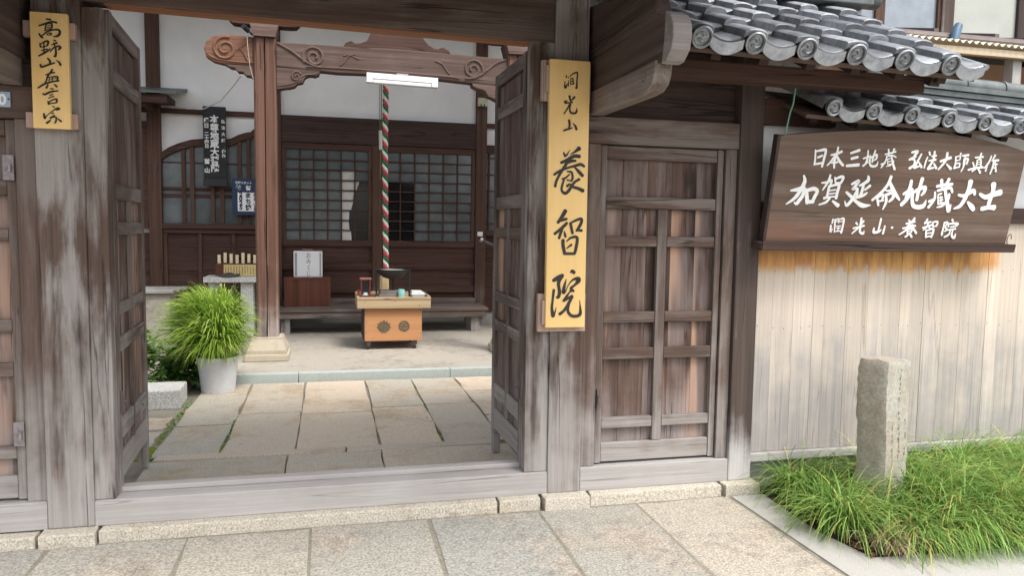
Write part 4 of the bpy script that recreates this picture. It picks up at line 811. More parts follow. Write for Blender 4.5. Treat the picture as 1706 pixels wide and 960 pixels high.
b.build('lettering', WHITE, pb)
b = MB(); z = 1.822
for ch in '2025': put_text(b, ch, .075, -1.062, z, 9.985, bold=.004); z -= .055
z = 1.81
for ch in 'まち博': put_text(b, ch, .072, -.975, z, 9.985, bold=.0035); z -= .075
z = 1.817
for ch in 'かなざわ': put_text(b, ch, .06, -.885, z, 9.985, bold=.003); z -= .058
b.build('panel_lettering', plain('navy_ink', (.015, .03, .08), .5, .3), pb)

lamp = empty('batten_lamp', (.716, 7.66, 2.83), 'white fluorescent batten lamp fixed under the carved porch beam', 'lamp')
mk = Matrix.Translation((.716, 7.665, 2.885)) @ Matrix.Rotation(rad(1.2), 4, 'Y')
MB().box(-.35, .35, -.045, .045, .0, .055, bev=.004, m=mk).build('housing', plain('lamp_white', (.8, .8, .81), .35, .5, var=.03), lamp)
b = MB()
b.box(-.285, .285, -.04, .04, -.04, -.001, bev=.012, m=mk); b.build('diffuser', plain('lamp_diffuser', (.82, .84, .86), .25, .5, var=.02), lamp)
for s_ in (-1, 1): MB().box(min(s_*.287, s_*.35), max(s_*.287, s_*.35), -.046, .046, -.038, -.001, bev=.005, m=mk).build('end_cap', lamp.children[0].data.materials[0], lamp)
MB().box(.66, .77, 7.62, 7.72, 2.942, 2.955).build('mount_plate', STEEL, lamp)

# bell rope: three twisted strands and a wooden grip
rope = empty('bell_rope', (.633, 8.75, .73), 'thick twisted bell rope in red white and green hanging before the doors', 'rope')
for k, (nm, c) in enumerate((('red', (.5, .06, .09)), ('white', (.72, .68, .6)), ('green', (.02, .16, .075)))):
    pts = []
    for i in range(340):
        z = .88+2.75*i/339; a = -2*math.pi*(z/.155)+k*2*math.pi/3; sw = .006*math.sin(z*2.1)
        pts.append((.633+sw+.0165*math.cos(a), 8.75+.0165*math.sin(a), z))
    o = MB().tube(pts, .0182, 8).build('strand', plain('rope_'+nm, c, .9, .15, var=.3, sc=60, bump=.4), rope, smooth=True); o['label'] = nm+' cotton strand of the rope'
b = MB(); b.lathe([(.0, .70), (.048, .70), (.052, .715), (.052, .87), (.046, .885), (0, .885)], (.62, 8.75, 0), 6); b.build('grip', W_PALE, rope)
tg = empty('paper_charm', (.667, 9.2, 2.5), 'small white paper tube hanging beside the bell rope', 'charm')
def at2(x, y, z): return Vector((x, y, z))
b = MB(); b.tube([(.608, 9.2, 2.36), (.603, 9.2, 2.585)], .021, 10); b.build('paper', PAPER, tg, smooth=True)
b = MB()
for dx in (-.012, .006, .016): b.tube([(.603+dx*.4, 9.2, 2.586), (.603+dx, 9.2, 2.75), (.60+dx, 9.2, 4.7)], .004, 5)
b.build('cord', plain('charm_cord', (.12, .16, .07), .9, .2), tg)
b = MB(); b.tube([(.6, 9.2, 2.0), (.607, 9.2, 2.36)], .006, 6); b.build('tassel', plain('tassel', (.2, .16, .08), .9, .2), tg)

# ------------------------------------------------------------------ bench, chest and fortune box
bench = empty('low_bench', (.69, 9.7, .12), 'long low dark bench along the foot of the lattice doors', 'bench')
b = MB()
for k in range(4): b.box(-.62, 1.98, 9.385+k*.142, 9.385+k*.142+.139, .395, .432, bev=.004)
b.build('seat', W_BENCH, bench)
MB().box(-.60, 1.96, 9.40, 9.45, .315, .393, bev=.004).build('apron', W_BENCH, bench)
for x in (-.57, 1.77):
    for y in (9.40, 9.84): MB().box(x, x+.11, y+.005 if y > 9.5 else y+.052, y+.1, .12, .394, bev=.003).build('leg', W_STILE, bench)
ch = empty('wooden_chest', (-.26, 9.82, .432), 'reddish brown wooden box standing on the low bench', 'box')
b = MB(); 
for k in range(4): b.box(-.54+k*.14, -.54+k*.14+.139, 9.70, 9.72, .433, .775)
b.box(-.54, .019, 9.721, 9.94, .433, .775); b.build('body', W_CHEST, ch)
MB().box(-.546, .026, 9.693, 9.945, .776, .797, bev=.003).build('lid', W_CHEST, ch)
om = empty('fortune_box', (-.25, 9.85, .798), 'white paper covered box with brush lettering set on the reddish chest', 'box')
MB().box(-.428, -.078, 9.78, 9.92, .798, 1.125, bev=.012).build('body', plain('white_box', (.72, .73, .75), .6, .3, var=.03), om)
for a, c in ((-.412, -.385), (-.113, -.096)): MB().box(a, c, 9.777, 9.7795, .812, 1.105).build('side_stripe', plain('grey_stripe', (.3, .31, .33), .7, .2), om)
MB().box(-.42, -.085, 9.79, 9.91, 1.126, 1.142, bev=.003).build('lid', W_CHEST, om)
MB().box(-.32, -.2, 9.785, 9.82, 1.1425, 1.15).build('coin_slot', W_BLOCK, om)
b = MB(); z = 1.075
for c_ in 'おみくじ': put_text(b, c_, .075, -.245, z, 9.7765, bold=-.0006, sx=.85); z -= .077
b.build('lettering', plain('grey_ink', (.12, .12, .13), .8, .2), om)

# ------------------------------------------------------------------ offering table with its things
tb = empty('offering_table', (.68, 8.45, .12), 'low wooden offering cabinet on casters with two crests on its front', 'table')
MB().box(.37, .982, 8.15, 8.74, .215, .572, bev=.004).build('cabinet', W_TABLE, tb)
MB().box(.36, .3695, 8.15, 8.74, .215, .572).build('side_board', W_DARKZ, tb)
b = MB(); b.box(.29, 1.072, 8.10, 8.125, .573, .665, bev=.004); b.box(.29, 1.072, 8.765, 8.79, .573, .70, bev=.004); b.box(.29, .315, 8.126, 8.764, .573, .70, bev=.004); b.box(1.047, 1.072, 8.126, 8.764, .573, .70, bev=.004); b.build('top_frame', W_TOP, tb)
b = MB(); b.box(.288, 1.074, 8.095, 8.18, .666, .69, bev=.004); b.box(.316, 1.046, 8.181, 8.764, .64, .682); b.build('table_top', W_TOP, tb)
for x in (.40, .90):
    for y in (8.18, 8.66):
        o = MB().box(x-.012, x+.035, y, y+.045, .168, .214).build('caster', RUST, tb)
        b = MB(); b.lathe([(.0, 0), (.027, 0), (.027, .022), (0, .022)], (x+.0, y+.02, .148), 16, 'X'); b.build('wheel', IRON, o)
CREST = plain('crest_paint', (.13, .1, .06), .7, .2, var=.35, sc=50); CREST2 = plain('crest_line', (.3, .2, .1), .7, .2, var=.3, sc=50)
b = MB()
def petal(cx, cz, ang, L, w, y):
    pts = [(0, 0), (w*.7, L*.3), (w, L*.55), (w*.6, L*.8), (0, L), (-w*.6, L*.8), (-w, L*.55), (-w*.7, L*.3)]
    c_, s_ = math.cos(ang), math.sin(ang); b.bm.faces.new([b.bm.verts.new((cx+u*c_-v*s_, y, cz+u*s_+v*c_)) for u, v in pts][::-1])
yy = 8.1488
for i, (a, L, w) in enumerate(((1.25, .085, .021), (-1.25, .085, .021), (.8, .098, .023), (-.8, .098, .023), (.4, .098, .024), (-.4, .098, .024), (0, .105, .027), (1.75, .06, .018), (-1.75, .06, .018), (2.6, .045, .02), (-2.6, .045, .02))): petal(.573, .342, a, L, w, yy-.0002*i)
b.build('lotus_crest', CREST, tb)
b = MB(); n = 40; b.bm.faces.new([b.bm.verts.new((.789+.061*math.cos(-2*math.pi*k/n), 8.1487, .372+.061*math.sin(-2*math.pi*k/n))) for k in range(n)]); 
o = b.build('swirl_crest', CREST, tb)
b = MB()
for q in range(3):
    a0 = q*2*math.pi/3
    pts = [(.789+(.018+.03*t)*math.cos(a0+2.4*t), 8.148, .372+(.018+.03*t)*math.sin(a0+2.4*t)) for t in [i/10 for i in range(11)]]
    b.tube(pts, [.005-.0035*i/10 for i in range(11)], 6)
b.build('swirl_line', CREST2, o)
rv = MB()
for x, z in ((.39, .54), (.39, .42), (.39, .3), (.965, .54), (.965, .3)): rv.lathe([(.006, 0), (.004, -.003), (0, -.003)], (x, 8.1495, z), 8, 'Y')
for x, z in ((.37, .645), (.69, .648), (.95, .605)): rv.lathe([(.006, 0), (.004, -.003), (0, -.003)], (x, 8.0995, z), 8, 'Y')
rv.build('nail_head', RUST, tb)

cb = empty('incense_bowl', (.686, 8.36, .683), 'black iron incense bowl in a four legged stand on the offering table', 'bowl')
b = MB(); prof = [(.0, .872), (.05, .874), (.1, .889), (.14, .913), (.166, .942), (.178, .968), (.18, .98), (.172, .981), (.165, .968), (0, .962)]
b.lathe(prof, (.686, 8.36, 0), 40); bowl = b.build('bowl', IRON, cb, smooth=True)
b = MB(); b.lathe([(0, .966), (.1, .972), (.166, .969)], (.686, 8.36, 0), 32); b.build('ash', plain('ash', (.5, .48, .45), .95, .1, var=.15, sc=40, bump=.5), bowl)
for x in (.506, .866):
    for y in (8.335, 8.385): MB().box(x-.007, x+.007, y-.008, y+.008, .683, .978, bev=.002).build('leg', IRON, cb)
b = MB(); b.tube([(.686, 8.36, .75), (.686, 8.36, .874)], .01, 8); b.build('stem', IRON, cb)
o = MB().box(.53, .80, 8.27, 8.47, .683, .715, bev=.006).build('stand_block', plain('grey_stone', (.18, .165, .155), .8, .2, var=.2), cb)
MB().box(.545, .785, 8.285, 8.455, .716, .748, bev=.006).build('upper_block', o.data.materials[0], o)
cup = empty('turquoise_cup', (.77, 8.24, .691), 'turquoise ceramic cup standing in front of the incense bowl', 'cup')
b = MB(); b.lathe([(0, 0), (.034, 0), (.036, .006), (.036, .078), (.034, .084), (.031, .084), (.03, .07), (0, .068)], (.768, 8.24, .683), 24); b.build('cup_body', plain('turquoise', (.2, .52, .5), .35, .5, var=.08), cup, smooth=True)
b = MB(); b.lathe([(.0365, .05), (.0372, .053), (.0365, .056)], (.768, 8.24, .683), 24); b.build('band', plain('cup_band', (.45, .62, .6), .4, .4), cup)
ln = empty('candle_case', (.385, 8.3, .69), 'small dark red open fronted candle case on the table corner', 'lantern')
RED = plain('red_lacquer', (.12, .022, .022), .35, .5, var=.2)
b = MB()
for x in (.333, .425):
    for y in (8.24, 8.33): MB().box(x, x+.014, y, y+.014, .70, .872).build('post', RED, ln)
MB().box(.325, .447, 8.232, 8.352, .873, .889, bev=.003).build('roof', plain('pink_lacquer', (.3, .12, .11), .4, .4), ln)
MB().box(.325, .447, 8.232, 8.352, .683, .699, bev=.003).build('base', RED, ln); MB().box(.348, .424, 8.338, 8.344, .70, .872).build('back_panel', DARK_PANE, ln)
b = MB(); b.lathe([(0, .70), (.03, .70), (.036, .706), (.024, .712), (.024, .73), (0, .732)], (.386, 8.285, 0), 20); b.build('candle_dish', plain('pale_turquoise', (.5, .7, .7), .4, .4), ln, smooth=True)
b = MB(); b.box(.30, .324, 8.25, 8.34, .683, .76); b.box(.448, .50, 8.24, 8.34, .683, .695); b.build('wing', RED, ln)
tr = empty('white_tray', (.95, 8.35, .69), 'shallow white plastic tray of papers at the table right end', 'tray')
b = MB(); 
for z0, z1, d in ((.683, .705, .012), (.705, .722, 0)): b.box(.875+d, 1.03-d, 8.22+d, 8.44-d, z0, z1-.0005, bev=.004)
b.build('tray_body', plain('tray_white', (.62, .68, .7), .4, .4, var=.05), tr)
MB().box(.885, 1.0, 8.25, 8.43, .7225, .742, bev=.003).build('papers', PAPER, tr)
b = MB(); b.tube([(1.035, 8.25, .70), (1.045, 8.33, .72)], .01, 8); b.build('clip', RUST, tr)

# ------------------------------------------------------------------ left stand with paper charms
lt = empty('stone_stand', (-1.05, 9.4, .12), 'pale stone table behind the potted plant', 'table')
MB().box(-1.40, -.62, 9.2, 9.65, .775, .835, bev=.006).build('table_top', S_GRAN, lt)
MB().box(-1.0, -.862, 9.26, 9.6, .12, .774, bev=.006).build('leg', S_GRAN, lt); MB().box(-1.36, -1.24, 9.3, 9.6, .12, .774, bev=.006).build('leg', S_GRAN, lt)
MB().box(-.855, -.64, 9.5, 9.55, .12, .774).build('back_board', W_DARKZ, lt)
fb = empty('charm_rack', (-1.04, 9.45, .836), 'wooden rack with yellow notes and upright slips on the stone table', 'rack')
MB().box(-1.29, -.70, 9.40, 9.52, .836, .985, bev=.003).build('body', W_CHEST, fb)
CARD = plain('yellow_card', (.6, .48, .22), .8, .2, var=.12, sc=30); CARDP = plain('pale_card', (.66, .56, .38), .8, .2, var=.08)
MB().box(-1.20, -.72, 9.392, 9.399, .84, .972).build('note_sheet', CARD, fb)
b = MB(); cr = random.Random(4)
for k in range(15):
    x = -1.185+k*.031; z = .955
    while z > .86: h = cr.uniform(.006, .016); b.box(x, x+cr.uniform(.008, .015), 9.3905, 9.3915, z-h, z); z -= h+.006
b.build('note_lines', plain('brown_ink', (.2, .13, .06), .8, .2), fb)
for k in range(8):
    x = -1.272+k*.0665; MB().box(x, x+.034, 9.44+.003*(k % 2), 9.452, .975+.006*((k*3) % 4), 1.095+.012*((k*5) % 3)-.008, bev=.002).build('slip', CARDP, fb)
ds = empty('dark_dish', (-1.13, 9.28, .836), 'flat dark round dish on the stone table', 'dish')
b = MB(); b.lathe([(0, .836), (.1, .836), (.125, .85), (.12, .866), (.1, .858), (0, .858)], (-1.13, 9.3, 0), 28); b.build('dish_body', plain('dark_dish', (.06, .045, .05), .5, .4), ds, smooth=True)
b = MB(); b.lathe([(0, .859), (.05, .862), (.055, .875), (0, .885)], (-1.13, 9.3, 0), 20); b.build('stone_in_dish', plain('dark_pebble', (.1, .08, .08), .8, .2), ds, smooth=True)
wb = empty('weathered_ledge', (-2.2, 9.2, .034), 'weathered grey plank shelf on a pale block beside the left leaf', 'shelf')
b = MB()
for k in range(3): b.box(-3.0, -1.68+.04*k, 8.95+k*.16, 9.1+k*.16, .675+.006*k, .705+.006*k, bev=.004)
b.build('plank', W_SILL, wb); MB().box(-2.9, -1.72, 9.0, 9.4, .034, .674, bev=.008).build('block', S_PORCH, wb)

# wires and small fittings on the hall
def cable(name, pts, r, mat, label, cat='cable'):
    o = MB().tube(pts, r, 6).build(name, mat); tag(o, label, cat); return o
cable('white_cable', [(-.80, 7.72, 2.865), (-.92, 8.0, 2.79), (-1.1, 8.55, 2.735), (-1.36, 9.2, 2.74), (-1.62, 9.7, 2.80), (-1.95, 10.0, 2.87)], .0055, plain('cable_grey', (.5, .5, .5), .6, .3), 'thin white cable sagging across the white wall from the carved nosing')
cable('pillar_wire', [(-.745, 7.69, 3.25), (-.735, 7.67, 3.12), (-.72, 7.68, 2.95), (-.69, 7.69, 2.83)], .0028, plain('dull_wire', (.45, .42, .38), .7, .2), 'short white wire running down beside the porch pillar top', 'wire')
sp = empty('clip_lamp', (-.75, 7.68, 3.26), 'small black lamp head clipped to the top of the porch pillar', 'lamp')
b = MB(); b.tube([(-.77, 7.62, 3.30), (-.73, 7.68, 3.275)], .024, 12); b.build('body', IRON, sp, smooth=True); b = MB(); b.tube([(-.73, 7.68, 3.275), (-.69, 7.70, 3.24)], .01, 8); b.build('mount', IRON, sp)
oy = empty('outlet_box', (1.99, 10.0, 3.05), 'small cream box on the dark pillar behind the right leaf', 'box')
MB().box(1.935, 2.06, 9.97, 10.028, 3.06, 3.17, bev=.006).build('box_body', plain('cream_plastic', (.5, .47, .33), .5, .4), oy); b = MB(); b.box(1.965, 1.975, 9.96, 9.969, 2.99, 3.09); b.box(2.01, 2.02, 9.96, 9.969, 3.0, 3.09); b.build('plug', IRON, oy)
hr = empty('handrail', (2.2, 9.6, .12), 'dark steel handrail with round end beside the hall wall', 'handrail')
b = MB(); b.tube([(1.96, 9.80, 1.29), (2.6, 9.8, 1.0)], .02, 10); b.build('rail', RUST, hr); b = MB(); b.tube([(1.945, 9.8, 1.297), (1.975, 9.8, 1.283)], .032, 12); b.build('end_knob', STEEL, hr); b = MB(); b.tube([(2.15, 9.8, 1.2), (2.15, 9.8, .12)], .016, 8); b.build('post', RUST, hr)
np_ = MB().box(1.95, 2.02, 10.0, 10.029, 1.335, 1.395, bev=.003).build('wall_tag', WHITE); tag(np_, 'tiny white square tag on the hall pillar above the handrail', 'tag')
cable('green_wire', [(2.327, 3.47, 2.24), (2.312, 3.46, 2.17), (2.297, 3.45, 2.10), (2.281, 3.45, 2.055), (2.272, 3.45, 2.01), (2.275, 3.47, 1.965), (2.30, 3.52, 1.95), (2.34, 3.55, 1.958)], .0042, plain('green_wire', (.13, .3, .19), .5, .4), 'thin green wire dangling from the small side roof to the arched board', 'wire')
# ------------------------------------------------------------------ marker stone
ms = empty('stone_marker', (2.78, 3.35, 0), 'rough square stone marker post with worn carved characters in the grass', 'stone post')
rs = random.Random(9)
def msec(z):
    t = z/.81; k = 1.04-.05*t
    dx = .012*math.sin(7*z)+.015*t
    base = [(2.73+dx, 3.19), (2.935+dx*.6, 3.265), (2.88+dx*.6, 3.42), (2.65+dx, 3.32)]
    return base
b = MB(); rings = []
nz, ns = 30, 7
for i in range(nz+1):
    z = -.02+.83*i/nz; c4 = msec(z); ring = []
    for e_ in range(4):
        p0, p1 = c4[e_], c4[(e_+1) % 4]
        for k in range(ns):
            t = k/ns; x = p0[0]+(p1[0]-p0[0])*t; y = p0[1]+(p1[1]-p0[1])*t
            ro = .0042 if e_ in (3, 2) else .002
            if k == 0: x += (2.8-x)*.05; y += (3.31-y)*.05
            zz = z+(rs.uniform(-.006, .006) if i == nz else 0)-(.018*(x-2.66)/.26 if i == nz else 0)
            if i == nz: x += (2.8-x)*.05; y += (3.34-y)*.05
            ring.append(b.bm.verts.new((x+rs.uniform(-ro, ro), y+rs.uniform(-ro, ro), zz)))
    rings.append(ring)
for a, c in zip(rings, rings[1:]):
    m_ = len(a)
    for k in range(m_): b.bm.faces.new((a[k], a[(k+1) % m_], c[(k+1) % m_], c[k]))
tp = b.bm.verts.new((2.80, 3.34, .812))
for k in range(len(rings[-1])): b.bm.faces.new((rings[-1][k], rings[-1][(k+1) % len(rings[-1])], tp))
bmesh.ops.recalc_face_normals(b.bm, faces=b.bm.faces); b.build('shaft', S_MARK, ms, smooth=True)
# worn carving: dark strokes on the front right face, shade of cuts painted in
b = MB()
def carved(cu, cz, seed, s=.03):
    r_ = random.Random(seed)
    for q in range(r_.randint(4, 6)):
        u0, z0 = cu+r_.uniform(-s, s), cz+r_.uniform(-s, s); ang = r_.choice((0, 0, 1.57, .8, -.8))+r_.uniform(-.2, .2); L = r_.uniform(.012, .034)
        pts = []
        for k in range(3):
            u, z = u0+math.cos(ang)*L*(k/2-.5), z0+math.sin(ang)*L*(k/2-.5)
            c4 = msec(z); p0, p1 = c4[0], c4[1]; pts.append((p0[0]+(p1[0]-p0[0])*u+.0006, p0[1]+(p1[1]-p0[1])*u-.004, z))
        b.tube(pts, [.0008, .0017, .0006], 5)
for i, z in enumerate((.735, .665, .60, .525, .45, .38, .32)): carved(.52, z, 20+i, .03 if i < 2 else .026)
for i, z in enumerate((.475, .40, .33)): carved(.24, z, 40+i, .02); carved(.8, z, 50+i, .02)
b.build('carving', plain('carved_shadow', (.19, .17, .135), .9, .1), ms)

# ------------------------------------------------------------------ mondo grass bed
def blade(mb, root, az, L, lean, droop, w, rnd, n=6):
    d = Vector((math.cos(az), math.sin(az), 0)); side = Vector((-d.y, d.x, 0)); p = Vector(root); a = lean
    pv = None; tw = rnd.uniform(-.4, .4)
    for i in range(n+1):
        t = i/n; ww = w*(1-t**2.2)*(.65+.35*min(1, t*4))+.0004
        sv = side*math.cos(tw)+Vector((0, 0, 1))*math.sin(tw)*.4
        v0, v1 = mb.bm.verts.new(p-sv*ww), mb.bm.verts.new(p+sv*ww)
        if pv: mb.bm.faces.new((pv[0], pv[1], v1, v0)).smooth = True
        pv = (v0, v1)
        p = p+(d*math.sin(a)+Vector((0, 0, 1))*math.cos(a))*(L/n); a += droop/n*(1+.8*t)
        if p.z < .006: p.z = .006+rnd.uniform(0, .004)
gr = random.Random(21); gb = MB()
def inbed(x, y): return x > 2.38 and 2.80 < y < 3.72
mounds = []; gy = 2.87
while gy < 3.72:
    gx = 2.47
    while gx < 4.75:
        x, y = gx+gr.uniform(-.06, .06), gy+gr.uniform(-.05, .05)
        if not (2.62 < x < 2.95 and 3.17 < y < 3.47) and not (x < 2.56 and y < 2.92): mounds.append((x, y, gr.uniform(.8, 1.2)))
        gx += .165
    gy += .155
for (x, y, k_) in mounds:
    n_ = gr.randint(170, 250); drift = gr.gauss(0, .35)
    for q in range(n_):
        az = -math.pi/2+drift+gr.gauss(0, 1.05)
        if gr.random() < .2: az = gr.uniform(0, 2*math.pi)
        L = gr.uniform(.26, .46)*k_*(1.12 if x > 2.95 else .95); r0 = abs(gr.gauss(0, .035)); a_ = gr.uniform(0, 6.28)
        if y > 3.6: L *= .85
        lean = gr.uniform(.2, .95)
        blade(gb, (x+r0*math.cos(a_), y+r0*math.sin(a_), .0), az, L, lean, gr.uniform(.9, 2.1), gr.uniform(.0022, .0042), gr)
go = gb.build('mondo_grass', LEAF_G); stuff(go); tag(go, 'thick green mondo grass drooping over the planting bed by the fence', 'grass')
db = MB()
for k in range(420):
    x, y = gr.gauss(2.50, .045), gr.gauss(2.865, .035)
    if x < 2.40: continue
    blade(db, (x, y, 0), -math.pi/2+gr.gauss(-.2, .9), gr.uniform(.09, .24), gr.uniform(.1, .8), gr.uniform(.5, 1.6), gr.uniform(.0014, .0028), gr)
do = db.build('dry_grass', leafmat('straw', (.36, .27, .15), (.62, .52, .34), None, .8, .3)); stuff(do); tag(do, 'tuft of dry straw coloured grass at the front corner of the bed', 'dry grass')
# dry litter at the bed's corner
lb = MB()
for k in range(260):
    x, y = 2.34+abs(gr.gauss(0, .12)), gr.uniform(2.77, 3.0) if gr.random() < .8 else gr.uniform(2.77, 3.3)
    a = gr.uniform(0, 6.28); L = gr.uniform(.008, .022); c_, s_ = math.cos(a)*L, math.sin(a)*L; z = gr.uniform(.004, .02)
    lb.quad((x-c_, y-s_, z), (x+s_*.4, y-c_*.4, z+.004), (x+c_, y+s_, z+.002), (x-s_*.4, y+c_*.4, z+.005))
lo = lb.build('leaf_litter', leafmat('dry_leaf', (.14, .07, .04), (.3, .2, .1), None, .8, .1)); stuff(lo); tag(lo, 'dry brown leaf litter on the soil at the grass edge', 'litter')

# ------------------------------------------------------------------ potted plant
pp_ = empty('potted_plant', (-.93, 6.62, .05), 'bushy bright green strap leaved plant in a round white plastic pot', 'plant')
b = MB(); pc = (-.905, 6.64, .05)
b.lathe([(0, .0), (.13, 0), (.135, .02), (.162, .27), (.168, .275), (.17, .30), (.158, .302), (.152, .27), (0, .262)], pc, 36)
pot = b.build('pot', plain('pot_plastic', (.62, .63, .66), .45, .4, var=.08, sc=12), pp_, smooth=True)
b = MB(); b.lathe([(0, .264), (.15, .268)], pc, 24); b.build('potting_soil', S_SOIL, pot)
pr_ = random.Random(13); b = MB()
for k in range(1700):
    az = pr_.uniform(0, 2*math.pi); el = math.asin(pr_.uniform(-.82, 1.0)); R_ = pr_.uniform(.72, 1.0)**.7
    if pr_.random() < .12: R_ *= 1.08
    tip = Vector((pc[0]-.075+.465*R_*math.cos(az)*math.cos(el), pc[1]+.42*R_*math.sin(az)*math.cos(el), .575+.385*R_*math.sin(el)))
    r0 = abs(pr_.gauss(0, .05)); P0 = Vector((pc[0]+r0*math.cos(az), pc[1]+r0*math.sin(az), .325))
    hd = Vector((tip.x-P0.x, tip.y-P0.y, 0)); P1 = P0+hd*pr_.uniform(.3, .55); P1.z = max(tip.z, .45)+pr_.uniform(.04, .26)*(1-.55*max(0, math.sin(el)))
    side = Vector((-hd.y, hd.x, 0)); side = side.normalized() if side.length > 1e-4 else Vector((1, 0, 0)); tw = pr_.uniform(-.5, .5); w = pr_.uniform(.0045, .0085); pv = None
    sv = side*math.cos(tw)+Vector((0, 0, 1))*math.sin(tw)
    for i in range(9):
        t = i/8; p = P0*(1-t)**2+P1*2*t*(1-t)+tip*t*t; ww = w*(1-t**3)*(.6+.4*min(1, t*4))+.0005
        v0, v1 = b.bm.verts.new(p-sv*ww), b.bm.verts.new(p+sv*ww)
        if pv: b.bm.faces.new((pv[0], pv[1], v1, v0)).smooth = True
        pv = (v0, v1)
b.build('foliage', LEAF_P, pp_)
b = MB()
for k in range(4):
    az = pr_.uniform(0, 6.28); x0, y0 = pc[0]+.1*math.cos(az)+(.14 if k < 2 else -.08), pc[1]-.05
    pts = [(x0+.02*t*k, y0, .35+(.62 if k == 0 else .5)*t) for t in (0, .3, .6, 1)]; b.tube(pts, .003, 5)
    for q in range(16):
        t = .55+.45*q/16; a = q*2.4; px, pz = x0+.02*t*k, .35+(.62 if k == 0 else .5)*t
        L = .026; b.quad((px, y0, pz), (px+L*math.cos(a)*.5, y0+L*math.sin(a)*.5-.006, pz+.012), (px+L*math.cos(a), y0+L*math.sin(a), pz+.02), (px+L*math.cos(a)*.5+.008, y0+L*math.sin(a)*.5, pz+.002))
b.build('weed_stem', LEAF_S, pp_)

# ------------------------------------------------------------------ low shrubs, stone block, moss and joint weeds
def leafy(name, label, cx, cy, rx, ry, h, n, ls, mat, seed, z0=.035, cat='shrub', group='shrubs left of the courtyard path'):
    r_ = random.Random(seed); o = empty(name, (cx, cy, z0), label, cat, group); st_ = MB(); lf = MB()
    for k in range(26):
        a = r_.uniform(0, 6.28); tx, ty, tz = cx+rx*.8*math.cos(a)*r_.random(), cy+ry*.8*math.sin(a)*r_.random(), z0+h*r_.uniform(.4, .95)
        st_.tube([(cx+(tx-cx)*.2, cy+(ty-cy)*.2, z0), ((cx+tx)/2, (cy+ty)/2, z0+(tz-z0)*.6), (tx, ty, tz)], [.006, .004, .002], 5)
        for q in range(n//26):
            a2 = r_.uniform(0, 6.28); rr = r_.gauss(0, .09); p = Vector((tx+rr*math.cos(a2)*1.1, ty+rr*math.sin(a2), tz+r_.gauss(-.05, .06)))
            if p.z < z0+.01: p.z = z0+r_.uniform(.01, .06)
            d = Vector((math.cos(a2), math.sin(a2), r_.uniform(-.5, .5))).normalized(); s_ = d.cross(Vector((r_.gauss(0, .4), r_.gauss(0, .4), 1))).normalized(); L = ls*r_.uniform(.6, 1.3); w = L*.28
            nn = d.cross(s_)*L*.12
            lf.bm.faces.new([lf.bm.verts.new(v) for v in (p, p+d*L*.45+s_*w-nn, p+d*L, p+d*L*.45-s_*w-nn)])
    st_.build('stem' if cat == 'shrub' else 'trunk', plain('shrub_stem', (.08, .06, .035), .8, .2), o); lf.build('foliage' if cat == 'shrub' else 'crown', mat, o)
LEAF_S2 = leafmat('bright_shrub_leaf', (.09, .19, .04), (.2, .33, .08), None, .5, .3)
leafy('low_shrub', 'small leaved light green shrub beside the open left leaf', -1.62, 7.15, .3, .25, .5, 1500, .05, LEAF_S2, 31)
leafy('low_shrub', 'dark green shrub with long narrow leaves left of the white pot', -1.22, 6.85, .2, .22, .32, 800, .085, LEAF_S, 32)
leafy('low_shrub', 'pale green herb clump in front of the dark shrub by the granite block', -1.4, 6.62, .13, .1, .16, 300, .05, LEAF_S2, 33)
leafy('low_shrub', 'tall dense shrub behind the left leaf beside the plank shelf', -2.15, 7.9, .45, .35, .75, 1500, .06, LEAF_S, 34)
sb = MB(); slab(sb, -1.62, -1.105, 6.08, 6.42, .03, .185, random.Random(8), jit=.012, bev=.015); o = sb.build('granite_block', S_GRAN); tag(o, 'low pale granite block lying on the ground near the white pot', 'stone block')
ml = MB(); mr_ = random.Random(17)
def mossy(x0, x1, y0, y1, n, z, s):
    for k in range(n):
        x, y = mr_.uniform(x0, x1), mr_.uniform(y0, y1); r_ = s*mr_.uniform(.5, 1.3)
        ml.lathe([(r_, 0), (r_*.75, r_*.28), (0, r_*.4)], (x, y, z), 8)
mossy(-1.16, -1.06, 4.78, 5.05, 60, .034, .022); mossy(-1.09, -1.05, 5.0, 6.0, 50, .034, .012); mossy(-.675, -.645, 4.8, 5.6, 60, .034, .011); mossy(.705, .74, 4.8, 6.7, 100, .034, .011); mossy(-.2, .9, 4.745, 4.765, 40, .045, .008)
mo = ml.build('moss', MOSS); stuff(mo); tag(mo, 'yellow green moss in the joints of the courtyard slabs', 'moss')
wl = MB(); wr = random.Random(23)
for (x0, x1, y0, y1, n) in ((-.68, -.64, 4.82, 5.75, 90), (.705, .74, 4.8, 6.2, 80), (-1.09, -1.05, 5.2, 6.4, 90), (-1.3, -1.08, 6.2, 6.6, 60), (-1.1, -.95, 4.76, 4.79, 15), (.98, 1.1, 4.66, 4.76, 25)):
    for k in range(n):
        x, y = wr.uniform(x0, x1), wr.uniform(y0, y1); a = wr.uniform(0, 6.28); L = wr.uniform(.014, .036); d = Vector((math.cos(a), math.sin(a), wr.uniform(.2, 1.1))).normalized(); s_ = d.cross(Vector((0, 0, 1))).normalized()*L*.28; p = Vector((x, y, .036))
        wl.bm.faces.new([wl.bm.verts.new(v) for v in (p, p+d*L*.5+s_, p+d*L, p+d*L*.5-s_)])
wo = wl.build('joint_weeds', LEAF_S2); stuff(wo); tag(wo, 'small green weeds sprouting between the courtyard slabs', 'weeds')

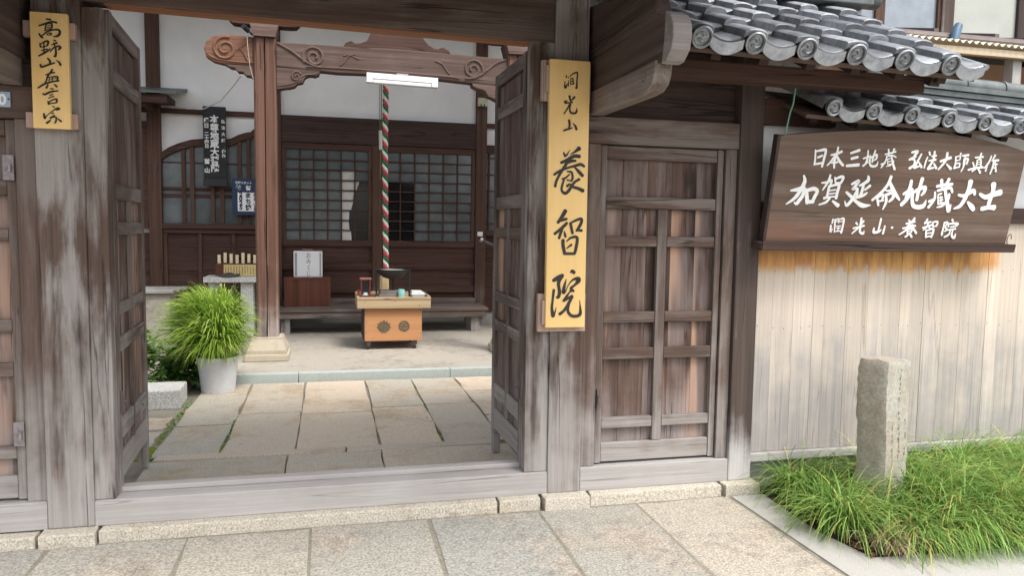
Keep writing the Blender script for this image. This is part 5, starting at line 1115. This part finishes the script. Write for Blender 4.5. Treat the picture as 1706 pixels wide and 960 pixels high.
# ------------------------------------------------------------------ neighbour's house behind the roofs at the right
hs_ = empty('neighbour_house', (6.5, 7.5, 0), 'old neighbouring house with brown window frames and metal lean-to roof behind the tiled roofs', 'building')
PANELC = plain('grey_green_panel', (.42, .44, .4), .7, .3, var=.08, sc=3)
MB().box(3.6, 12, 7.6, 7.8, 0, 7.5).build('wall', plain('house_wall', (.2, .17, .15), .8, .2, var=.2, sc=3), hs_)
MB().box(4.0, 9, 6.22, 6.3, 0, 3.12).build('lower_wall', plain('salmon_wall', (.52, .36, .26), .8, .2, var=.08), hs_)
for x0, x1 in ((4.2, 5.05), (5.1, 6.03), (6.11, 6.86)):
    o = MB().box(x0, x1, 7.55, 7.575, 3.7, 5.2).build('window', plain('house_glass', (.2, .23, .26), .12, .6, var=.35, sc=2), hs_)
    b = MB(); b.box(x0-.04, x0+.02, 7.52, 7.59, 3.66, 5.2); b.box(x1-.02, x1+.04, 7.52, 7.59, 3.66, 5.2); b.box(x0+.021, x1-.021, 7.52, 7.59, 3.66, 3.72); b.build('window_frame', W_HALLZ, o)
MB().box(6.88, 7.05, 7.50, 7.599, 3.2, 7, bev=.006).build('house_post', W_CORNER, hs_); MB().box(7.96, 8.12, 7.50, 7.599, 3.2, 7, bev=.006).build('house_post', W_DARKZ, hs_)
MB().box(7.052, 7.958, 7.54, 7.598, 3.3, 7).build('wall_panel', PANELC, hs_)
METAL = plain('brown_metal_roof', (.13, .105, .1), .45, .5, .3, var=.15)
b = MB(); b.prism([(6.0, 3.285), (6.0, 3.30), (7.598, 3.72), (7.598, 3.70)], 4.2, 10, 'X'); lr = b.build('lean_to_roof', METAL, hs_)
for u in (4.75, 5.42, 6.1, 6.8): 
    b = MB(); b.prism([(5.99, 3.303), (5.99, 3.345), (7.598, 3.765), (7.598, 3.723)], u, u+.05, 'X'); b.build('roof_batten', METAL, lr)
b = MB(); b.tube([(4.2, 5.95, 3.25), (10, 5.95, 3.25)], .05, 10); b.build('gutter', METAL, lr, smooth=True)
BLUE = plain('blue_cover', (.06, .12, .19), .5, .4, var=.15)
b = MB(); b.prism([(5.7, 3.24), (5.78, 3.38), (5.84, 3.40), (5.88, 3.36), (5.82, 3.24)], 5.62, 5.72, 'X') if False else b.tube([(5.52, 5.86, 3.20), (5.56, 5.88, 3.30), (5.60, 5.90, 3.36)], [.035, .04, .035], 12); o = b.build('gutter_cover', BLUE, hs_, smooth=True)
cp = empty('corrugated_canopy', (6, 5.4, 3), 'cream corrugated sheet canopy on a wooden beam between the roofs', 'canopy')
b = MB(); prev = None
for i in range(241):
    x = 4.35+3.2*i/240; zo = .014*math.sin(2*math.pi*i/5)
    q = (b.bm.verts.new((x, 5.35, 3.06+zo-.012*(x-5))), b.bm.verts.new((x, 6.2, 3.2+zo-.012*(x-5))))
    if prev: b.bm.faces.new((prev[0], q[0], q[1], prev[1])).smooth = True
    prev = q
o = b.build('sheet', plain('cream_sheet', (.66, .58, .42), .5, .4, var=.06), cp); md = o.modifiers.new('thick', 'SOLIDIFY'); md.thickness = .003
b = MB(); b.box(4.35, 7.6, 5.38, 5.43, 2.965, 3.025, bev=.004); b.build('beam', wood('canopy_beam', 'X', (.5, .41, .28), (.66, .56, .41), (.5, .46, .4), 0, None, .5), cp)
b = MB()
for x in (4.4, 5.75, 7.4): b.box(x, x+.09, 5.44, 5.53, 0, 2.98)
b.build('post', plain('grey_post', (.4, .39, .37), .6, .3), cp)
# greenery between the hall and the house
leafy('garden_tree', 'leafy green tree between the hall and the neighbouring house', 3.9, 6.6, .6, .5, 3.9, 2600, .09, LEAF_S, 41, cat='tree', group=None)
